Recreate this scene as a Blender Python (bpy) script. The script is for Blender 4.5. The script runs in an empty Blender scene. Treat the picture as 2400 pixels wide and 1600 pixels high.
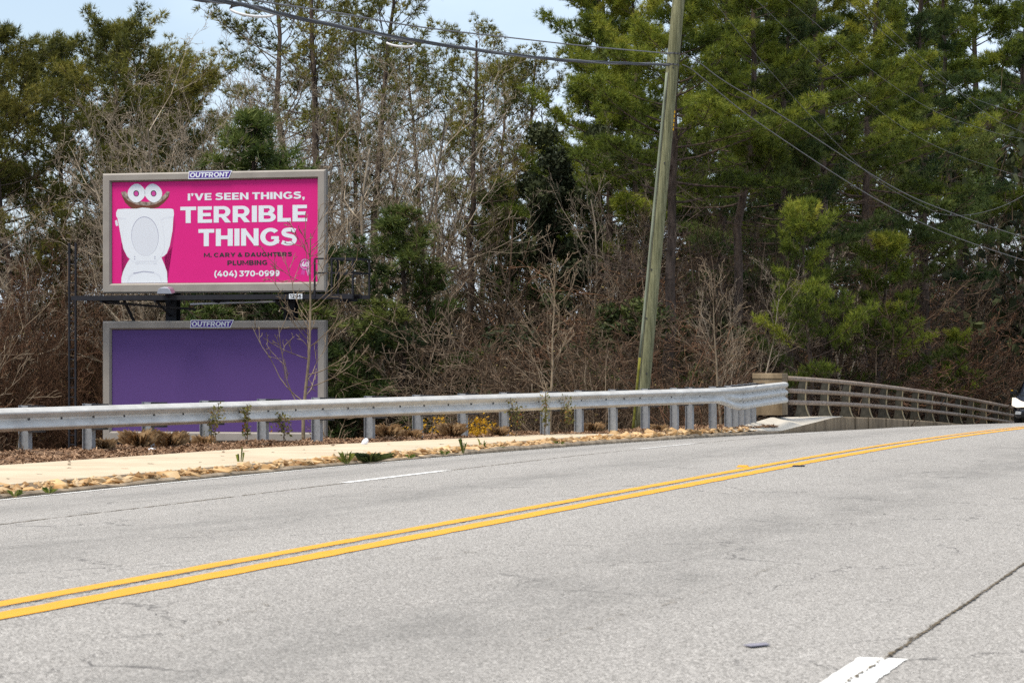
import bpy, bmesh, math, random
import numpy as np
from mathutils import Matrix, Vector

# ------------------------------------------------------------------ camera, sky, sun, exposure
scene = bpy.context.scene
col = scene.collection
F, CX, YH, H = 8000.0, 1200.0, 859.0, 0.95      # focal length and horizon of the 2400 x 1600 photograph, eye height in metres
cam_d = bpy.data.cameras.new('camera')
cam = bpy.data.objects.new('camera', cam_d)
col.objects.link(cam)
cam.location = (0, 0, H)
cam.rotation_euler = (math.radians(90), 0, 0)
cam_d.sensor_width = 36.0
cam_d.lens = 36.0 * F / 2400.0
cam_d.shift_y = (YH - 800.0) / 2400.0
cam_d.clip_start = 0.5
cam_d.clip_end = 5000
cam_d.dof.use_dof = True
cam_d.dof.focus_distance = 95
cam_d.dof.aperture_fstop = 16
scene.camera = cam

SUN = Vector((-0.30, -0.26, 0.92)).normalized()
world = bpy.data.worlds.new('World')
scene.world = world
world.use_nodes = True
nt = world.node_tree
nt.nodes.clear()
wo = nt.nodes.new('ShaderNodeOutputWorld')
bg = nt.nodes.new('ShaderNodeBackground')
sky = nt.nodes.new('ShaderNodeTexSky')
sky.sky_type = 'NISHITA'
sky.sun_disc = False
sky.sun_elevation = math.asin(SUN.z)
sky.sun_rotation = math.atan2(SUN.x, SUN.y)
sky.air_density = 1.0
sky.dust_density = 0.4
sky.ozone_density = 2.5
tc = nt.nodes.new('ShaderNodeTexCoord')
mp = nt.nodes.new('ShaderNodeMapping')
mp.inputs['Scale'].default_value = (1.0, 1.0, 2.6)
ns = nt.nodes.new('ShaderNodeTexNoise')
ns.inputs['Scale'].default_value = 3.2
ns.inputs['Detail'].default_value = 7
ns.inputs['Roughness'].default_value = 0.55
rp = nt.nodes.new('ShaderNodeValToRGB')
rp.color_ramp.elements[0].position = 0.36
rp.color_ramp.elements[0].color = (0.35, 0.35, 0.35, 1)
rp.color_ramp.elements[1].position = 0.66
rp.color_ramp.elements[1].color = (0.93, 0.93, 0.93, 1)
mx = nt.nodes.new('ShaderNodeMix')
mx.data_type = 'RGBA'
mx.inputs[7].default_value = (8.6, 10.0, 12.2, 1)     # sunlit thin cloud, in the sky node's units
L = nt.links.new
L(tc.outputs['Generated'], mp.inputs['Vector'])
L(mp.outputs[0], ns.inputs['Vector'])
L(ns.outputs[0], rp.inputs[0])
L(rp.outputs[0], mx.inputs[0])
L(sky.outputs[0], mx.inputs[6])
L(mx.outputs[2], bg.inputs[0])
bg.inputs[1].default_value = 0.068
L(bg.outputs[0], wo.inputs[0])

sun_d = bpy.data.lights.new('sun', 'SUN')
sun_d.energy = 3.0
sun_d.angle = math.radians(24)
sun_d.color = (1.0, 0.91, 0.78)
sun = bpy.data.objects.new('sun', sun_d)
sun.rotation_euler = SUN.to_track_quat('Z', 'Y').to_euler()
col.objects.link(sun)

scene.view_settings.view_transform = 'Standard'
scene.view_settings.look = 'None'
scene.view_settings.gamma = 1.0
scene.view_settings.exposure = 0.8
scene.render.engine = 'CYCLES'
scene.cycles.use_denoising = False
scene.cycles.max_bounces = 4
scene.cycles.diffuse_bounces = 2
scene.cycles.transparent_max_bounces = 6

# ------------------------------------------------------------------ helpers: materials
MATS = {}
def new_mat(name):
    m = bpy.data.materials.new(name)
    m.use_nodes = True
    MATS[name] = m
    return m, m.node_tree, m.node_tree.nodes['Principled BSDF']

def mat(name, c, rough=0.8, var=0.2, scale=6.0, spec=0.25, metal=0.0, bump=0.0, bscale=None, c2=None, detail=5, stretch=(1, 1, 1), emit=None):
    m, t, b = new_mat(name)
    N, K = t.nodes, t.links.new
    tcn = N.new('ShaderNodeTexCoord')
    mpn = N.new('ShaderNodeMapping')
    mpn.inputs['Scale'].default_value = stretch
    nz = N.new('ShaderNodeTexNoise')
    nz.inputs['Scale'].default_value = scale
    nz.inputs['Detail'].default_value = detail
    nz.inputs['Roughness'].default_value = 0.65
    K(tcn.outputs['Object'], mpn.inputs[0])
    K(mpn.outputs[0], nz.inputs['Vector'])
    r = N.new('ShaderNodeValToRGB')
    a = [x * (1 - var) for x in c]
    z = [min(1, x * (1 + var)) for x in (c2 or c)]
    r.color_ramp.elements[0].position = 0.3
    r.color_ramp.elements[1].position = 0.72
    r.color_ramp.elements[0].color = (*a, 1)
    r.color_ramp.elements[1].color = (*z, 1)
    K(nz.outputs[0], r.inputs[0])
    K(r.outputs[0], b.inputs['Base Color'])
    b.inputs['Roughness'].default_value = rough
    b.inputs['Metallic'].default_value = metal
    b.inputs['Specular IOR Level'].default_value = spec
    if bump:
        n2 = N.new('ShaderNodeTexNoise')
        n2.inputs['Scale'].default_value = bscale or scale * 4
        n2.inputs['Detail'].default_value = 4
        K(mpn.outputs[0], n2.inputs['Vector'])
        bp = N.new('ShaderNodeBump')
        bp.inputs['Strength'].default_value = bump
        bp.inputs['Distance'].default_value = 0.02
        K(n2.outputs[0], bp.inputs['Height'])
        K(bp.outputs[0], b.inputs['Normal'])
    if emit:
        b.inputs['Emission Color'].default_value = (*emit[:3], 1)
        b.inputs['Emission Strength'].default_value = emit[3]
    return m

def leaf_mat(name, cols, rough=0.6, trans=0.2, objvar=0.25):
    """foliage and twigs: colour picked by a per-leaf 'tint' value, shifted a little from plant to plant"""
    m, t, b = new_mat(name)
    N, K = t.nodes, t.links.new
    at = N.new('ShaderNodeAttribute')
    at.attribute_name = 'tint'
    r = N.new('ShaderNodeValToRGB')
    el = r.color_ramp.elements
    while len(el) < len(cols):
        el.new(0.5)
    for i, c in enumerate(cols):
        el[i].position = i / (len(cols) - 1)
        el[i].color = (*c, 1)
    K(at.outputs['Fac'], r.inputs[0])
    oi = N.new('ShaderNodeObjectInfo')
    mr = N.new('ShaderNodeMapRange')
    mr.inputs[3].default_value = 1 - objvar
    mr.inputs[4].default_value = 1 + objvar
    K(oi.outputs['Random'], mr.inputs[0])
    hs = N.new('ShaderNodeHueSaturation')
    K(mr.outputs[0], hs.inputs['Value'])
    K(r.outputs[0], hs.inputs['Color'])
    K(hs.outputs[0], b.inputs['Base Color'])
    b.inputs['Roughness'].default_value = rough
    b.inputs['Specular IOR Level'].default_value = 0.2
    if trans:
        tr = N.new('ShaderNodeBsdfTranslucent')
        K(hs.outputs[0], tr.inputs[0])
        ms = N.new('ShaderNodeMixShader')
        ms.inputs[0].default_value = trans
        K(b.outputs[0], ms.inputs[1])
        K(tr.outputs[0], ms.inputs[2])
        K(ms.outputs[0], N['Material Output'].inputs[0])
    return m

# ------------------------------------------------------------------ helpers: meshes and objects
def tag(o, label=None, cat=None, group=None, kind=None):
    if label: o['label'] = label
    if cat: o['category'] = cat
    if group: o['group'] = group
    if kind: o['kind'] = kind
    return o

def link(name, me, m=None, parent=None, loc=None):
    o = bpy.data.objects.new(name, me)
    if m is not None and me is not None and not me.materials:
        me.materials.append(m)
    col.objects.link(o)
    if parent is not None: o.parent = parent
    if loc is not None: o.location = loc
    return o

def empty(name, loc=(0, 0, 0), rz=0.0):
    o = bpy.data.objects.new(name, None)
    o.empty_display_size = 0.3
    o.location = loc
    o.rotation_euler = (0, 0, rz)
    col.objects.link(o)
    return o

def copy_tree(o, parent=None):
    c = o.copy()
    col.objects.link(c)
    if parent is not None: c.parent = parent
    for ch in list(o.children):
        copy_tree(ch, c)
    return c

def np_mesh(name, V, Fs, smooth=False, tint=None, uv=None):
    V = np.asarray(V, dtype=np.float32)
    me = bpy.data.meshes.new(name)
    me.vertices.add(len(V))
    me.vertices.foreach_set('co', V.ravel())
    Fs = [np.asarray(f, dtype=np.int32) for f in (Fs if isinstance(Fs, list) else [Fs]) if len(f)]
    nl = sum(f.size for f in Fs)
    npoly = sum(len(f) for f in Fs)
    me.loops.add(nl)
    me.polygons.add(npoly)
    idx = np.concatenate([f.ravel() for f in Fs])
    tot = np.concatenate([np.full(len(f), f.shape[1], np.int32) for f in Fs])
    st = np.concatenate([[0], np.cumsum(tot)[:-1]]).astype(np.int32)
    me.loops.foreach_set('vertex_index', idx)
    me.polygons.foreach_set('loop_start', st)
    me.polygons.foreach_set('loop_total', tot)
    me.polygons.foreach_set('use_smooth', np.full(npoly, smooth, dtype=bool))
    if tint is not None:
        a = me.attributes.new('tint', 'FLOAT', 'POINT')
        a.data.foreach_set('value', np.asarray(tint, dtype=np.float32))
    if uv is not None:
        l = me.uv_layers.new(name='UVMap')
        l.data.foreach_set('uv', np.asarray(uv, np.float32)[idx].ravel())
    me.update(calc_edges=True)
    me.validate()
    return me

class MB:
    """collects simple solids into one mesh"""
    def __init__(s): s.v, s.f = [], []
    def add(s, vs, fs):
        o = len(s.v)
        s.v += [tuple(p) for p in vs]
        s.f += [tuple(i + o for i in f) for f in fs]
        return s
    def box(s, c, size, R=None):
        x, y, z = (k / 2 for k in size)
        P = [Vector(p) for p in ((-x, -y, -z), (x, -y, -z), (x, y, -z), (-x, y, -z), (-x, -y, z), (x, -y, z), (x, y, z), (-x, y, z))]
        if R is not None: P = [R @ p for p in P]
        return s.add([Vector(c) + p for p in P], [(0, 3, 2, 1), (4, 5, 6, 7), (0, 1, 5, 4), (1, 2, 6, 5), (2, 3, 7, 6), (3, 0, 4, 7)])
    def bar(s, a, b, w, h, up=(0, 0, 1)):
        a, b = Vector(a), Vector(b)
        d = (b - a).normalized()
        sd = d.cross(Vector(up)).normalized()
        u = sd.cross(d)
        P = []
        for q in (a, b):
            for i, j in ((-1, -1), (1, -1), (1, 1), (-1, 1)):
                P.append(q + sd * (w / 2 * i) + u * (h / 2 * j))
        return s.add(P, [(0, 1, 2, 3), (7, 6, 5, 4), (0, 4, 5, 1), (1, 5, 6, 2), (2, 6, 7, 3), (3, 7, 4, 0)])
    def tube(s, pts, rad, n=8, cap=True):
        pts = [Vector(p) for p in pts]
        if not hasattr(rad, '__len__'): rad = [rad] * len(pts)
        vs, fs = [], []
        ref = None
        for i, p in enumerate(pts):
            d = (pts[min(i + 1, len(pts) - 1)] - pts[max(i - 1, 0)]).normalized()
            if ref is None:
                ref = d.cross(Vector((0.31, 0.2, 1))).normalized()
            ref = (ref - d * ref.dot(d)).normalized()
            b = d.cross(ref)
            for k in range(n):
                a = 2 * math.pi * k / n
                vs.append(p + (ref * math.cos(a) + b * math.sin(a)) * rad[i])
        for i in range(len(pts) - 1):
            for k in range(n):
                fs.append((i * n + k, i * n + (k + 1) % n, (i + 1) * n + (k + 1) % n, (i + 1) * n + k))
        if cap:
            fs.append(tuple(range(n))[::-1])
            fs.append(tuple((len(pts) - 1) * n + k for k in range(n)))
        return s.add(vs, fs)
    def sweep(s, prof, frames, closed=True, caps=True):
        """prof: list of 2-D points; frames: list of (origin, axis_a, axis_b)"""
        n = len(prof)
        vs, fs = [], []
        for o, a, b in frames:
            for p, q in prof: vs.append(Vector(o) + Vector(a) * p + Vector(b) * q)
        for i in range(len(frames) - 1):
            for k in range(n if closed else n - 1):
                k2 = (k + 1) % n
                fs.append((i * n + k, i * n + k2, (i + 1) * n + k2, (i + 1) * n + k))
        if closed and caps:
            fs.append(tuple(range(n))[::-1])
            fs.append(tuple((len(frames) - 1) * n + k for k in range(n)))
        return s.add(vs, fs)
    def mesh(s, name, smooth=False, fix=True):
        me = bpy.data.meshes.new(name)
        me.from_pydata(s.v, [], s.f)
        if fix:
            b = bmesh.new()
            b.from_mesh(me)
            bmesh.ops.recalc_face_normals(b, faces=b.faces)
            b.to_mesh(me)
            b.free()
        if smooth:
            me.polygons.foreach_set('use_smooth', [True] * len(me.polygons))
        return me
    def build(s, name, m, parent=None, smooth=False, bevel=0, loc=None, fix=True):
        o = link(name, s.mesh(name, smooth, fix), m, parent, loc)
        if bevel:
            md = o.modifiers.new('bevel', 'BEVEL')
            md.width = bevel
            md.segments = 2
            md.limit_method = 'ANGLE'
        return o

def at(px, py, Y):
    """the world point that the photograph shows at px, py, at distance Y"""
    return Vector(((px - CX) * Y / F, Y, H - (py - YH) * Y / F))

# ------------------------------------------------------------------ the lie of the land
TH = math.atan(1868 / F)
SN, CS = math.sin(TH), math.cos(TH)
def bend(t):
    u = np.maximum(0, np.asarray(t, float) - 72)
    return 0.026 * (u - 6 * (1 - np.exp(-u / 6)))
def prof(t):
    u = np.maximum(0, np.asarray(t, float) - 33)
    u = np.minimum(u, 330)
    return -0.02155 * u * u / (99.8 + u)
def cross(d):
    return np.interp(d, [-40, -6, 1.446, 4.97, 8.5, 11.85, 12.4], [-0.5, -0.25, -0.08, 0.004, -0.1, -0.29, -0.32])
def rxy(t, d):
    d2 = np.asarray(d, float) - bend(t)
    return t * SN - d2 * CS, t * CS + d2 * SN
def td(X, Y):
    t = X * SN + Y * CS
    return t, -X * CS + Y * SN + bend(t)
def rz(t, d): return prof(t) + cross(d)
def rp3(t, d, dz=0.0):
    x, y = rxy(t, d)
    return Vector((float(x), float(y), float(rz(t, d)) + dz))
def verge_z(t): return -0.19 + 0.75 * prof(t)
def on_verge(px, py, dz=0.0):
    Y = 50.0
    for _ in range(20):
        X = (px - CX) * Y / F
        t, d = td(X, Y)
        Y = F * (H - float(verge_z(t)) - dz) / (py - YH)
    return Vector(((px - CX) * Y / F, Y, float(verge_z(t)) + dz))
def on_road(px, py, dz=0.004):
    Y = 20.0
    for _ in range(60):
        X = (px - CX) * Y / F
        t, d = td(X, Y)
        Y = 0.5 * Y + 0.5 * F * (H - float(rz(t, d)) - dz) / (py - YH)
    return Vector(((px - CX) * Y / F, Y, float(rz(*td((px - CX) * Y / F, Y))) + dz))

# guardrail line: scale in px per metre and top edge row along the picture
def rail_s(px): return 178 - 0.0379 * px if px <= 1676 else 114.48 - 0.112 * (px - 1676)
def rail_top(px):
    return 956.5 - 0.02834 * px if px <= 1676 else np.interp(px, [1676, 1734, 1834], [909, 905.7, 895])
def rail_pt(px):
    s = rail_s(px)
    return Vector(((px - CX) / s, F / s, H - (float(rail_top(px)) - YH) / s))
RAILTD = np.array([td(rail_pt(p).x, rail_pt(p).y) for p in np.linspace(-900, 1834, 60)])
def rail_d(t): return np.interp(t, RAILTD[:, 0], RAILTD[:, 1])

def hump(X, Y, k=1.0):
    return 0.5 * np.sin(X * 0.31 * k + 1.3) * np.sin(Y * 0.23 * k + 0.4) + 0.5 * np.sin(X * 0.13 * k + Y * 0.17 * k)
def ground_z(X, Y):
    X = np.asarray(X, float); Y = np.asarray(Y, float)
    t, d = td(X, Y)
    road = rz(t, np.clip(d, -6, 12.2)) - 0.14
    rd = np.where(t < 79, np.maximum(rail_d(np.clip(t, -5, 79)), 12.6), 12.9)
    out = d - rd - 0.7
    low = -2.7 - 0.7 * np.clip((t - 70) / 30, 0, 2.2) + 0.35 * hump(X, Y)
    hill = np.clip((Y - 140) / 60, 0, 1) ** 2 * 6.5
    far = low + hill
    f = np.clip(out / 8.0, 0, 1)
    f = f * f * (3 - 2 * f)
    vz = np.where(t < 80, verge_z(t) - 0.06, road)
    b = np.where(d < 12.2, road, vz)
    z = b * (1 - f) + far * f
    near = np.clip((-6 - d) / 30, 0, 1)
    return z * (1 - near) + (-0.6) * near
def gz(X, Y): return float(ground_z(X, Y))

# ------------------------------------------------------------------ materials
def asphalt():
    m, t, b = new_mat('asphalt')
    N, K = t.nodes, t.links.new
    uv = N.new('ShaderNodeUVMap')
    sep = N.new('ShaderNodeSeparateXYZ')
    K(uv.outputs[0], sep.inputs[0])
    def noise(scale, st, det=4, rough=0.6):
        mpn = N.new('ShaderNodeMapping')
        mpn.inputs['Scale'].default_value = st
        K(uv.outputs[0], mpn.inputs[0])
        n = N.new('ShaderNodeTexNoise')
        n.inputs['Scale'].default_value = scale
        n.inputs['Detail'].default_value = det
        n.inputs['Roughness'].default_value = rough
        K(mpn.outputs[0], n.inputs['Vector'])
        return n.outputs[0]
    def ramp(src, stops):
        r = N.new('ShaderNodeValToRGB')
        el = r.color_ramp.elements
        while len(el) < len(stops): el.new(0.5)
        for e, (p, c) in zip(el, stops):
            e.position = p
            e.color = (*c, 1) if len(c) == 3 else c
        K(src, r.inputs[0])
        return r.outputs[0]
    def mixc(bt, fac, a, c):
        x = N.new('ShaderNodeMix')
        x.data_type = 'RGBA'
        x.blend_type = bt
        if isinstance(fac, float): x.inputs[0].default_value = fac
        else: K(fac, x.inputs[0])
        K(a, x.inputs[6])
        K(c, x.inputs[7])
        return x.outputs[2]
    def math_(op, a, bb=None):
        x = N.new('ShaderNodeMath')
        x.operation = op
        for i, q in enumerate((a, bb)):
            if q is None: continue
            if isinstance(q, (int, float)): x.inputs[i].default_value = q
            else: K(q, x.inputs[i])
        return x.outputs[0]
    # stones of many greys in the worn surface
    vor = N.new('ShaderNodeTexVoronoi')
    vor.inputs['Scale'].default_value = 135
    K(uv.outputs[0], vor.inputs['Vector'])
    vs = N.new('ShaderNodeSeparateColor')
    K(vor.outputs['Color'], vs.inputs[0])
    agg = ramp(vs.outputs[0], [(0.0, (0.075, 0.070, 0.060)), (0.25, (0.232, 0.219, 0.199)), (0.7, (0.33, 0.313, 0.287)), (1.0, (0.56, 0.535, 0.495))])
    base = mixc('MULTIPLY', 0.8, agg, ramp(noise(46, (1, 1, 1), 5, 0.7), [(0.30, (0.66, 0.65, 0.63)), (0.45, (0.94, 0.935, 0.93)), (0.75, (1.2, 1.2, 1.2))]))
    # broad blotches and streaks along the lane
    base = mixc('MULTIPLY', 0.8, base, ramp(noise(0.55, (0.3, 1.6, 1), 6, 0.7), [(0.30, (0.90, 0.895, 0.89)), (0.70, (1.04, 1.04, 1.04))]))
    base = mixc('MULTIPLY', 0.6, base, ramp(noise(2.6, (0.5, 2.4, 1), 6, 0.7), [(0.3, (0.90, 0.895, 0.89)), (0.7, (1.05, 1.05, 1.05))]))
    # oil band down the middle of each lane
    wob = math_('MULTIPLY', math_('SUBTRACT', noise(0.25, (1, 0.2, 1), 3), 0.5), 1.2)
    y = math_('ADD', sep.outputs[1], wob)
    acc = None
    for dc in (-0.4, 3.15, 6.75, 10.2):
        q = math_('DIVIDE', math_('SUBTRACT', y, dc), 0.62)
        g = math_('POWER', 2.718, math_('MULTIPLY', math_('MULTIPLY', q, q), -1.0))
        acc = g if acc is None else math_('ADD', acc, g)
    pat = ramp(noise(1.3, (0.35, 1.2, 1), 7, 0.75), [(0.36, (0, 0, 0)), (0.62, (1, 1, 1))])
    oil = math_('MULTIPLY', math_('MULTIPLY', acc, pat), 0.45)
    dark = N.new('ShaderNodeRGB')
    dark.outputs[0].default_value = (0.105, 0.10, 0.09, 1)
    base = mixc('MIX', oil, base, dark.outputs[0])
    # sparse hairline cracks
    v2 = N.new('ShaderNodeTexVoronoi')
    v2.feature = 'DISTANCE_TO_EDGE'
    v2.inputs['Scale'].default_value = 0.8
    wmp = N.new('ShaderNodeMapping')
    wmp.inputs['Scale'].default_value = (0.6, 1.3, 1)
    dn = N.new('ShaderNodeTexNoise')
    dn.inputs['Scale'].default_value = 5
    dn.inputs['Detail'].default_value = 6
    K(uv.outputs[0], dn.inputs['Vector'])
    va = N.new('ShaderNodeVectorMath')
    va.operation = 'MULTIPLY_ADD'
    va.inputs[1].default_value = (0.35, 0.35, 0)
    K(dn.outputs['Color'], va.inputs[0])
    K(uv.outputs[0], va.inputs[2])
    K(va.outputs[0], wmp.inputs[0])
    K(wmp.outputs[0], v2.inputs['Vector'])
    crack = math_('LESS_THAN', v2.outputs['Distance'], 0.0055)
    gate = ramp(noise(0.55, (1, 1, 1), 2), [(0.50, (0, 0, 0)), (0.60, (1, 1, 1))])
    crack = math_('MULTIPLY', math_('MULTIPLY', crack, gate), 0.75)
    ck = N.new('ShaderNodeRGB')
    ck.outputs[0].default_value = (0.06, 0.055, 0.05, 1)
    base = mixc('MIX', crack, base, ck.outputs[0])
    K(base, b.inputs['Base Color'])
    b.inputs['Roughness'].default_value = 0.85
    b.inputs['Specular IOR Level'].default_value = 0.25
    bp = N.new('ShaderNodeBump')
    bp.inputs['Strength'].default_value = 0.5
    bp.inputs['Distance'].default_value = 0.006
    K(vor.outputs['Distance'], bp.inputs['Height'])
    K(bp.outputs[0], b.inputs['Normal'])
    return m
M_ASPH = asphalt()
def paint_mat(name, c, wear):
    """road paint with grit showing through where it has worn, tyre-grey in places"""
    m, t, b = new_mat(name)
    N, K = t.nodes, t.links.new
    uv = N.new('ShaderNodeUVMap')
    def nz(scale, st, det):
        mpn = N.new('ShaderNodeMapping'); mpn.inputs['Scale'].default_value = st
        K(uv.outputs[0], mpn.inputs[0])
        n = N.new('ShaderNodeTexNoise'); n.inputs['Scale'].default_value = scale; n.inputs['Detail'].default_value = det
        n.inputs['Roughness'].default_value = 0.7
        K(mpn.outputs[0], n.inputs['Vector'])
        return n.outputs[0]
    fine, broad = nz(70, (1, 1, 1), 4), nz(1.6, (0.5, 2, 1), 5)
    ad = N.new('ShaderNodeMath'); ad.operation = 'MULTIPLY_ADD'
    K(broad, ad.inputs[0]); ad.inputs[1].default_value = 0.5; K(fine, ad.inputs[2])
    r = N.new('ShaderNodeValToRGB')
    el = r.color_ramp.elements
    el.new(0.5); el.new(0.5)
    for e, (p, q) in zip(el, ((wear - 0.06, (0.20, 0.19, 0.17)), (wear, tuple(x * 0.72 + 0.03 for x in c)), (wear + 0.09, tuple(x * 0.92 for x in c)), (wear + 0.32, tuple(min(1, x * 1.06) for x in c)))):
        e.position = p
        e.color = (*q, 1)
    K(ad.outputs[0], r.inputs[0])
    K(r.outputs[0], b.inputs['Base Color'])
    b.inputs['Roughness'].default_value = 0.75
    b.inputs['Specular IOR Level'].default_value = 0.2
    return m
M_YEL = paint_mat('yellow_paint', (0.62, 0.30, 0.022), 0.56)
M_WHT = paint_mat('white_paint', (0.74, 0.73, 0.69), 0.54)
M_WORN = paint_mat('worn_white_paint', (0.62, 0.61, 0.58), 0.62)
M_CRK = mat('joint_dirt', (0.05, 0.042, 0.032), 0.95, 0.5, 12, c2=(0.13, 0.10, 0.06))
M_WALK = mat('pale_concrete', (0.455, 0.365, 0.245), 0.85, 0.10, 1.1, c2=(0.52, 0.43, 0.305), detail=10, bump=0.15, bscale=40)
M_KERB = mat('kerb_concrete', (0.16, 0.12, 0.08), 0.95, 0.35, 3, c2=(0.27, 0.215, 0.15), detail=8, bump=0.5)
M_BRIDGE = mat('bridge_concrete', (0.145, 0.102, 0.056), 0.9, 0.3, 2.2, c2=(0.26, 0.195, 0.12), detail=9, bump=0.4, stretch=(1, 1, 0.35))
M_APRON = mat('apron_concrete', (0.47, 0.43, 0.36), 0.85, 0.1, 2, bump=0.15, bscale=40)
M_STONE = leaf_mat('tan_stone', [(0.36, 0.20, 0.075), (0.46, 0.30, 0.145), (0.52, 0.39, 0.235)], 0.85, 0, 0.28)
M_GALV = mat('galvanised_steel', (0.47, 0.455, 0.42), 0.55, 0.16, 2.2, c2=(0.53, 0.52, 0.485), spec=0.35, metal=0.1, stretch=(1, 1, 3), detail=9)
M_GPOST = mat('galvanised_post', (0.27, 0.28, 0.29), 0.55, 0.25, 14, spec=0.35, metal=0.2, detail=6)
M_BLOCK = mat('black_plastic', (0.025, 0.025, 0.028), 0.6, 0.2, 8)
M_BOLT = mat('bolt_steel', (0.05, 0.05, 0.05), 0.6, 0.2, 8, metal=0.3)
M_TUBE = mat('weathered_rail', (0.19, 0.138, 0.10), 0.65, 0.25, 5, c2=(0.29, 0.222, 0.165), metal=0.1)
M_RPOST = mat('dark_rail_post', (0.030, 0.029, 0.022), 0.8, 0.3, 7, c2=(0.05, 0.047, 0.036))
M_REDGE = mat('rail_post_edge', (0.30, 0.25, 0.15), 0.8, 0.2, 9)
M_FRAME = mat('board_frame_grey', (0.27, 0.245, 0.213), 0.6, 0.06, 1.5, c2=(0.30, 0.273, 0.24), bump=0.05)
M_BLACK = mat('black_steel', (0.018, 0.018, 0.022), 0.55, 0.25, 5)
M_PINK = mat('print_pink', (0.64, 0.014, 0.195), 0.55, 0.03, 0.8)
M_PURPLE = mat('print_purple', (0.092, 0.047, 0.178), 0.6, 0.02, 0.8)
M_PWHITE = mat('print_white', (0.70, 0.735, 0.77), 0.55, 0.01, 1)
M_PDARK = mat('print_dark_green', (0.018, 0.032, 0.032), 0.6, 0.05, 1)
M_PG1 = mat('print_pale_grey', (0.64, 0.67, 0.715), 0.55, 0.02, 1.2)
M_PG2 = mat('print_grey', (0.33, 0.34, 0.43), 0.55, 0.03, 1.2)
M_PSH = mat('print_rose_shade', (0.46, 0.012, 0.145), 0.55, 0.05, 2)
M_PBARK = mat('print_bark', (0.09, 0.045, 0.03), 0.6, 0.7, 9, c2=(0.30, 0.24, 0.20))
M_PBOWL = mat('print_brown', (0.13, 0.045, 0.025), 0.6, 0.3, 3)
M_PROSE = mat('print_rose', (0.62, 0.30, 0.50), 0.55, 0.1, 5)
M_PPINK2 = mat('print_mid_pink', (0.55, 0.06, 0.30), 0.55, 0.1, 5)
M_LOGO = mat('logo_purple', (0.065, 0.018, 0.26), 0.5, 0.05, 2)
M_LAMP = mat('lamp_hood', (0.35, 0.36, 0.40), 0.35, 0.1, 5, metal=0.6)
M_MULCH = mat('mulch_ground', (0.085, 0.05, 0.028), 0.95, 0.5, 9, c2=(0.17, 0.105, 0.062), detail=9, bump=1.0)
M_SOIL = mat('leaf_litter', (0.055, 0.036, 0.022), 0.95, 0.4, 1.2, c2=(0.11, 0.075, 0.045), detail=9, bump=0.8)
M_POLE = None
M_WIRE = mat('cable_black', (0.03, 0.03, 0.034), 0.6, 0.2, 5)
M_WIREG = mat('cable_grey', (0.125, 0.125, 0.13), 0.55, 0.2, 5, metal=0.1)
M_WIREW = mat('cable_loop_pale', (0.55, 0.55, 0.55), 0.5, 0.1, 5)
M_TAG = mat('yellow_tag', (0.70, 0.38, 0.01), 0.5, 0.05, 5)
M_TRASH = mat('white_foam', (0.75, 0.77, 0.82), 0.7, 0.05, 5)
M_DEBRIS = mat('grey_purple_scrap', (0.21, 0.20, 0.235), 0.7, 0.2, 5)
M_BARKP = mat('pine_bark', (0.050, 0.036, 0.028), 0.95, 0.5, 5, c2=(0.10, 0.072, 0.055), stretch=(1, 1, 0.25), bump=0.8)
M_BARKG = mat('grey_bark', (0.16, 0.13, 0.10), 0.9, 0.35, 3, c2=(0.27, 0.23, 0.18), bump=0.3)
M_BARKS = mat('sapling_bark', (0.15, 0.112, 0.07), 0.9, 0.25, 5, c2=(0.25, 0.195, 0.13), bump=0.3)
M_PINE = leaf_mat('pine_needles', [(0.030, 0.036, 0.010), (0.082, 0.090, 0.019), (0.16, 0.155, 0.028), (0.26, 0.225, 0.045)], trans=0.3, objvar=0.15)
M_PINEB = leaf_mat('pine_needles_bright', [(0.036, 0.052, 0.010), (0.118, 0.155, 0.020), (0.245, 0.275, 0.032), (0.42, 0.39, 0.060)], trans=0.35, objvar=0.14)
M_PINED = leaf_mat('pine_needles_deep', [(0.016, 0.030, 0.010), (0.044, 0.072, 0.020), (0.095, 0.130, 0.030), (0.17, 0.19, 0.045)], trans=0.25, objvar=0.12)
M_TWIG = leaf_mat('twigs_grey', [(0.15, 0.116, 0.082), (0.27, 0.215, 0.155), (0.41, 0.345, 0.26)], 0.9, 0, 0.22)
M_TWIGG = leaf_mat('twigs_dull', [(0.06, 0.042, 0.028), (0.11, 0.080, 0.053), (0.20, 0.155, 0.11)], 0.9, 0, 0.25)
M_TWIGB = leaf_mat('twigs_brown', [(0.032, 0.0205, 0.0125), (0.068, 0.044, 0.027), (0.155, 0.106, 0.067)], 0.9, 0, 0.35)
M_TWIGR = leaf_mat('twigs_red', [(0.046, 0.023, 0.012), (0.095, 0.048, 0.026), (0.18, 0.10, 0.058)], 0.9, 0, 0.3)
M_TWIGS = leaf_mat('twigs_sapling', [(0.105, 0.074, 0.046), (0.17, 0.125, 0.08), (0.27, 0.21, 0.145)], 0.9, 0, 0.1)
M_DEADLEAF = leaf_mat('dead_leaves', [(0.10, 0.062, 0.026), (0.18, 0.115, 0.045), (0.27, 0.22, 0.08)], 0.8, 0.3, 0.2)
M_IVY = leaf_mat('ivy_leaves', [(0.014, 0.019, 0.008), (0.030, 0.038, 0.014), (0.065, 0.075, 0.026)], 0.7, 0.15, 0.2)
M_GREEN = leaf_mat('evergreen_leaves', [(0.018, 0.028, 0.008), (0.045, 0.060, 0.016), (0.085, 0.10, 0.026)], 0.6, 0.2, 0.3)
M_WEED = leaf_mat('weed_leaves', [(0.05, 0.085, 0.015), (0.13, 0.17, 0.03), (0.28, 0.30, 0.06)], 0.6, 0.3, 0.2)
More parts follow.
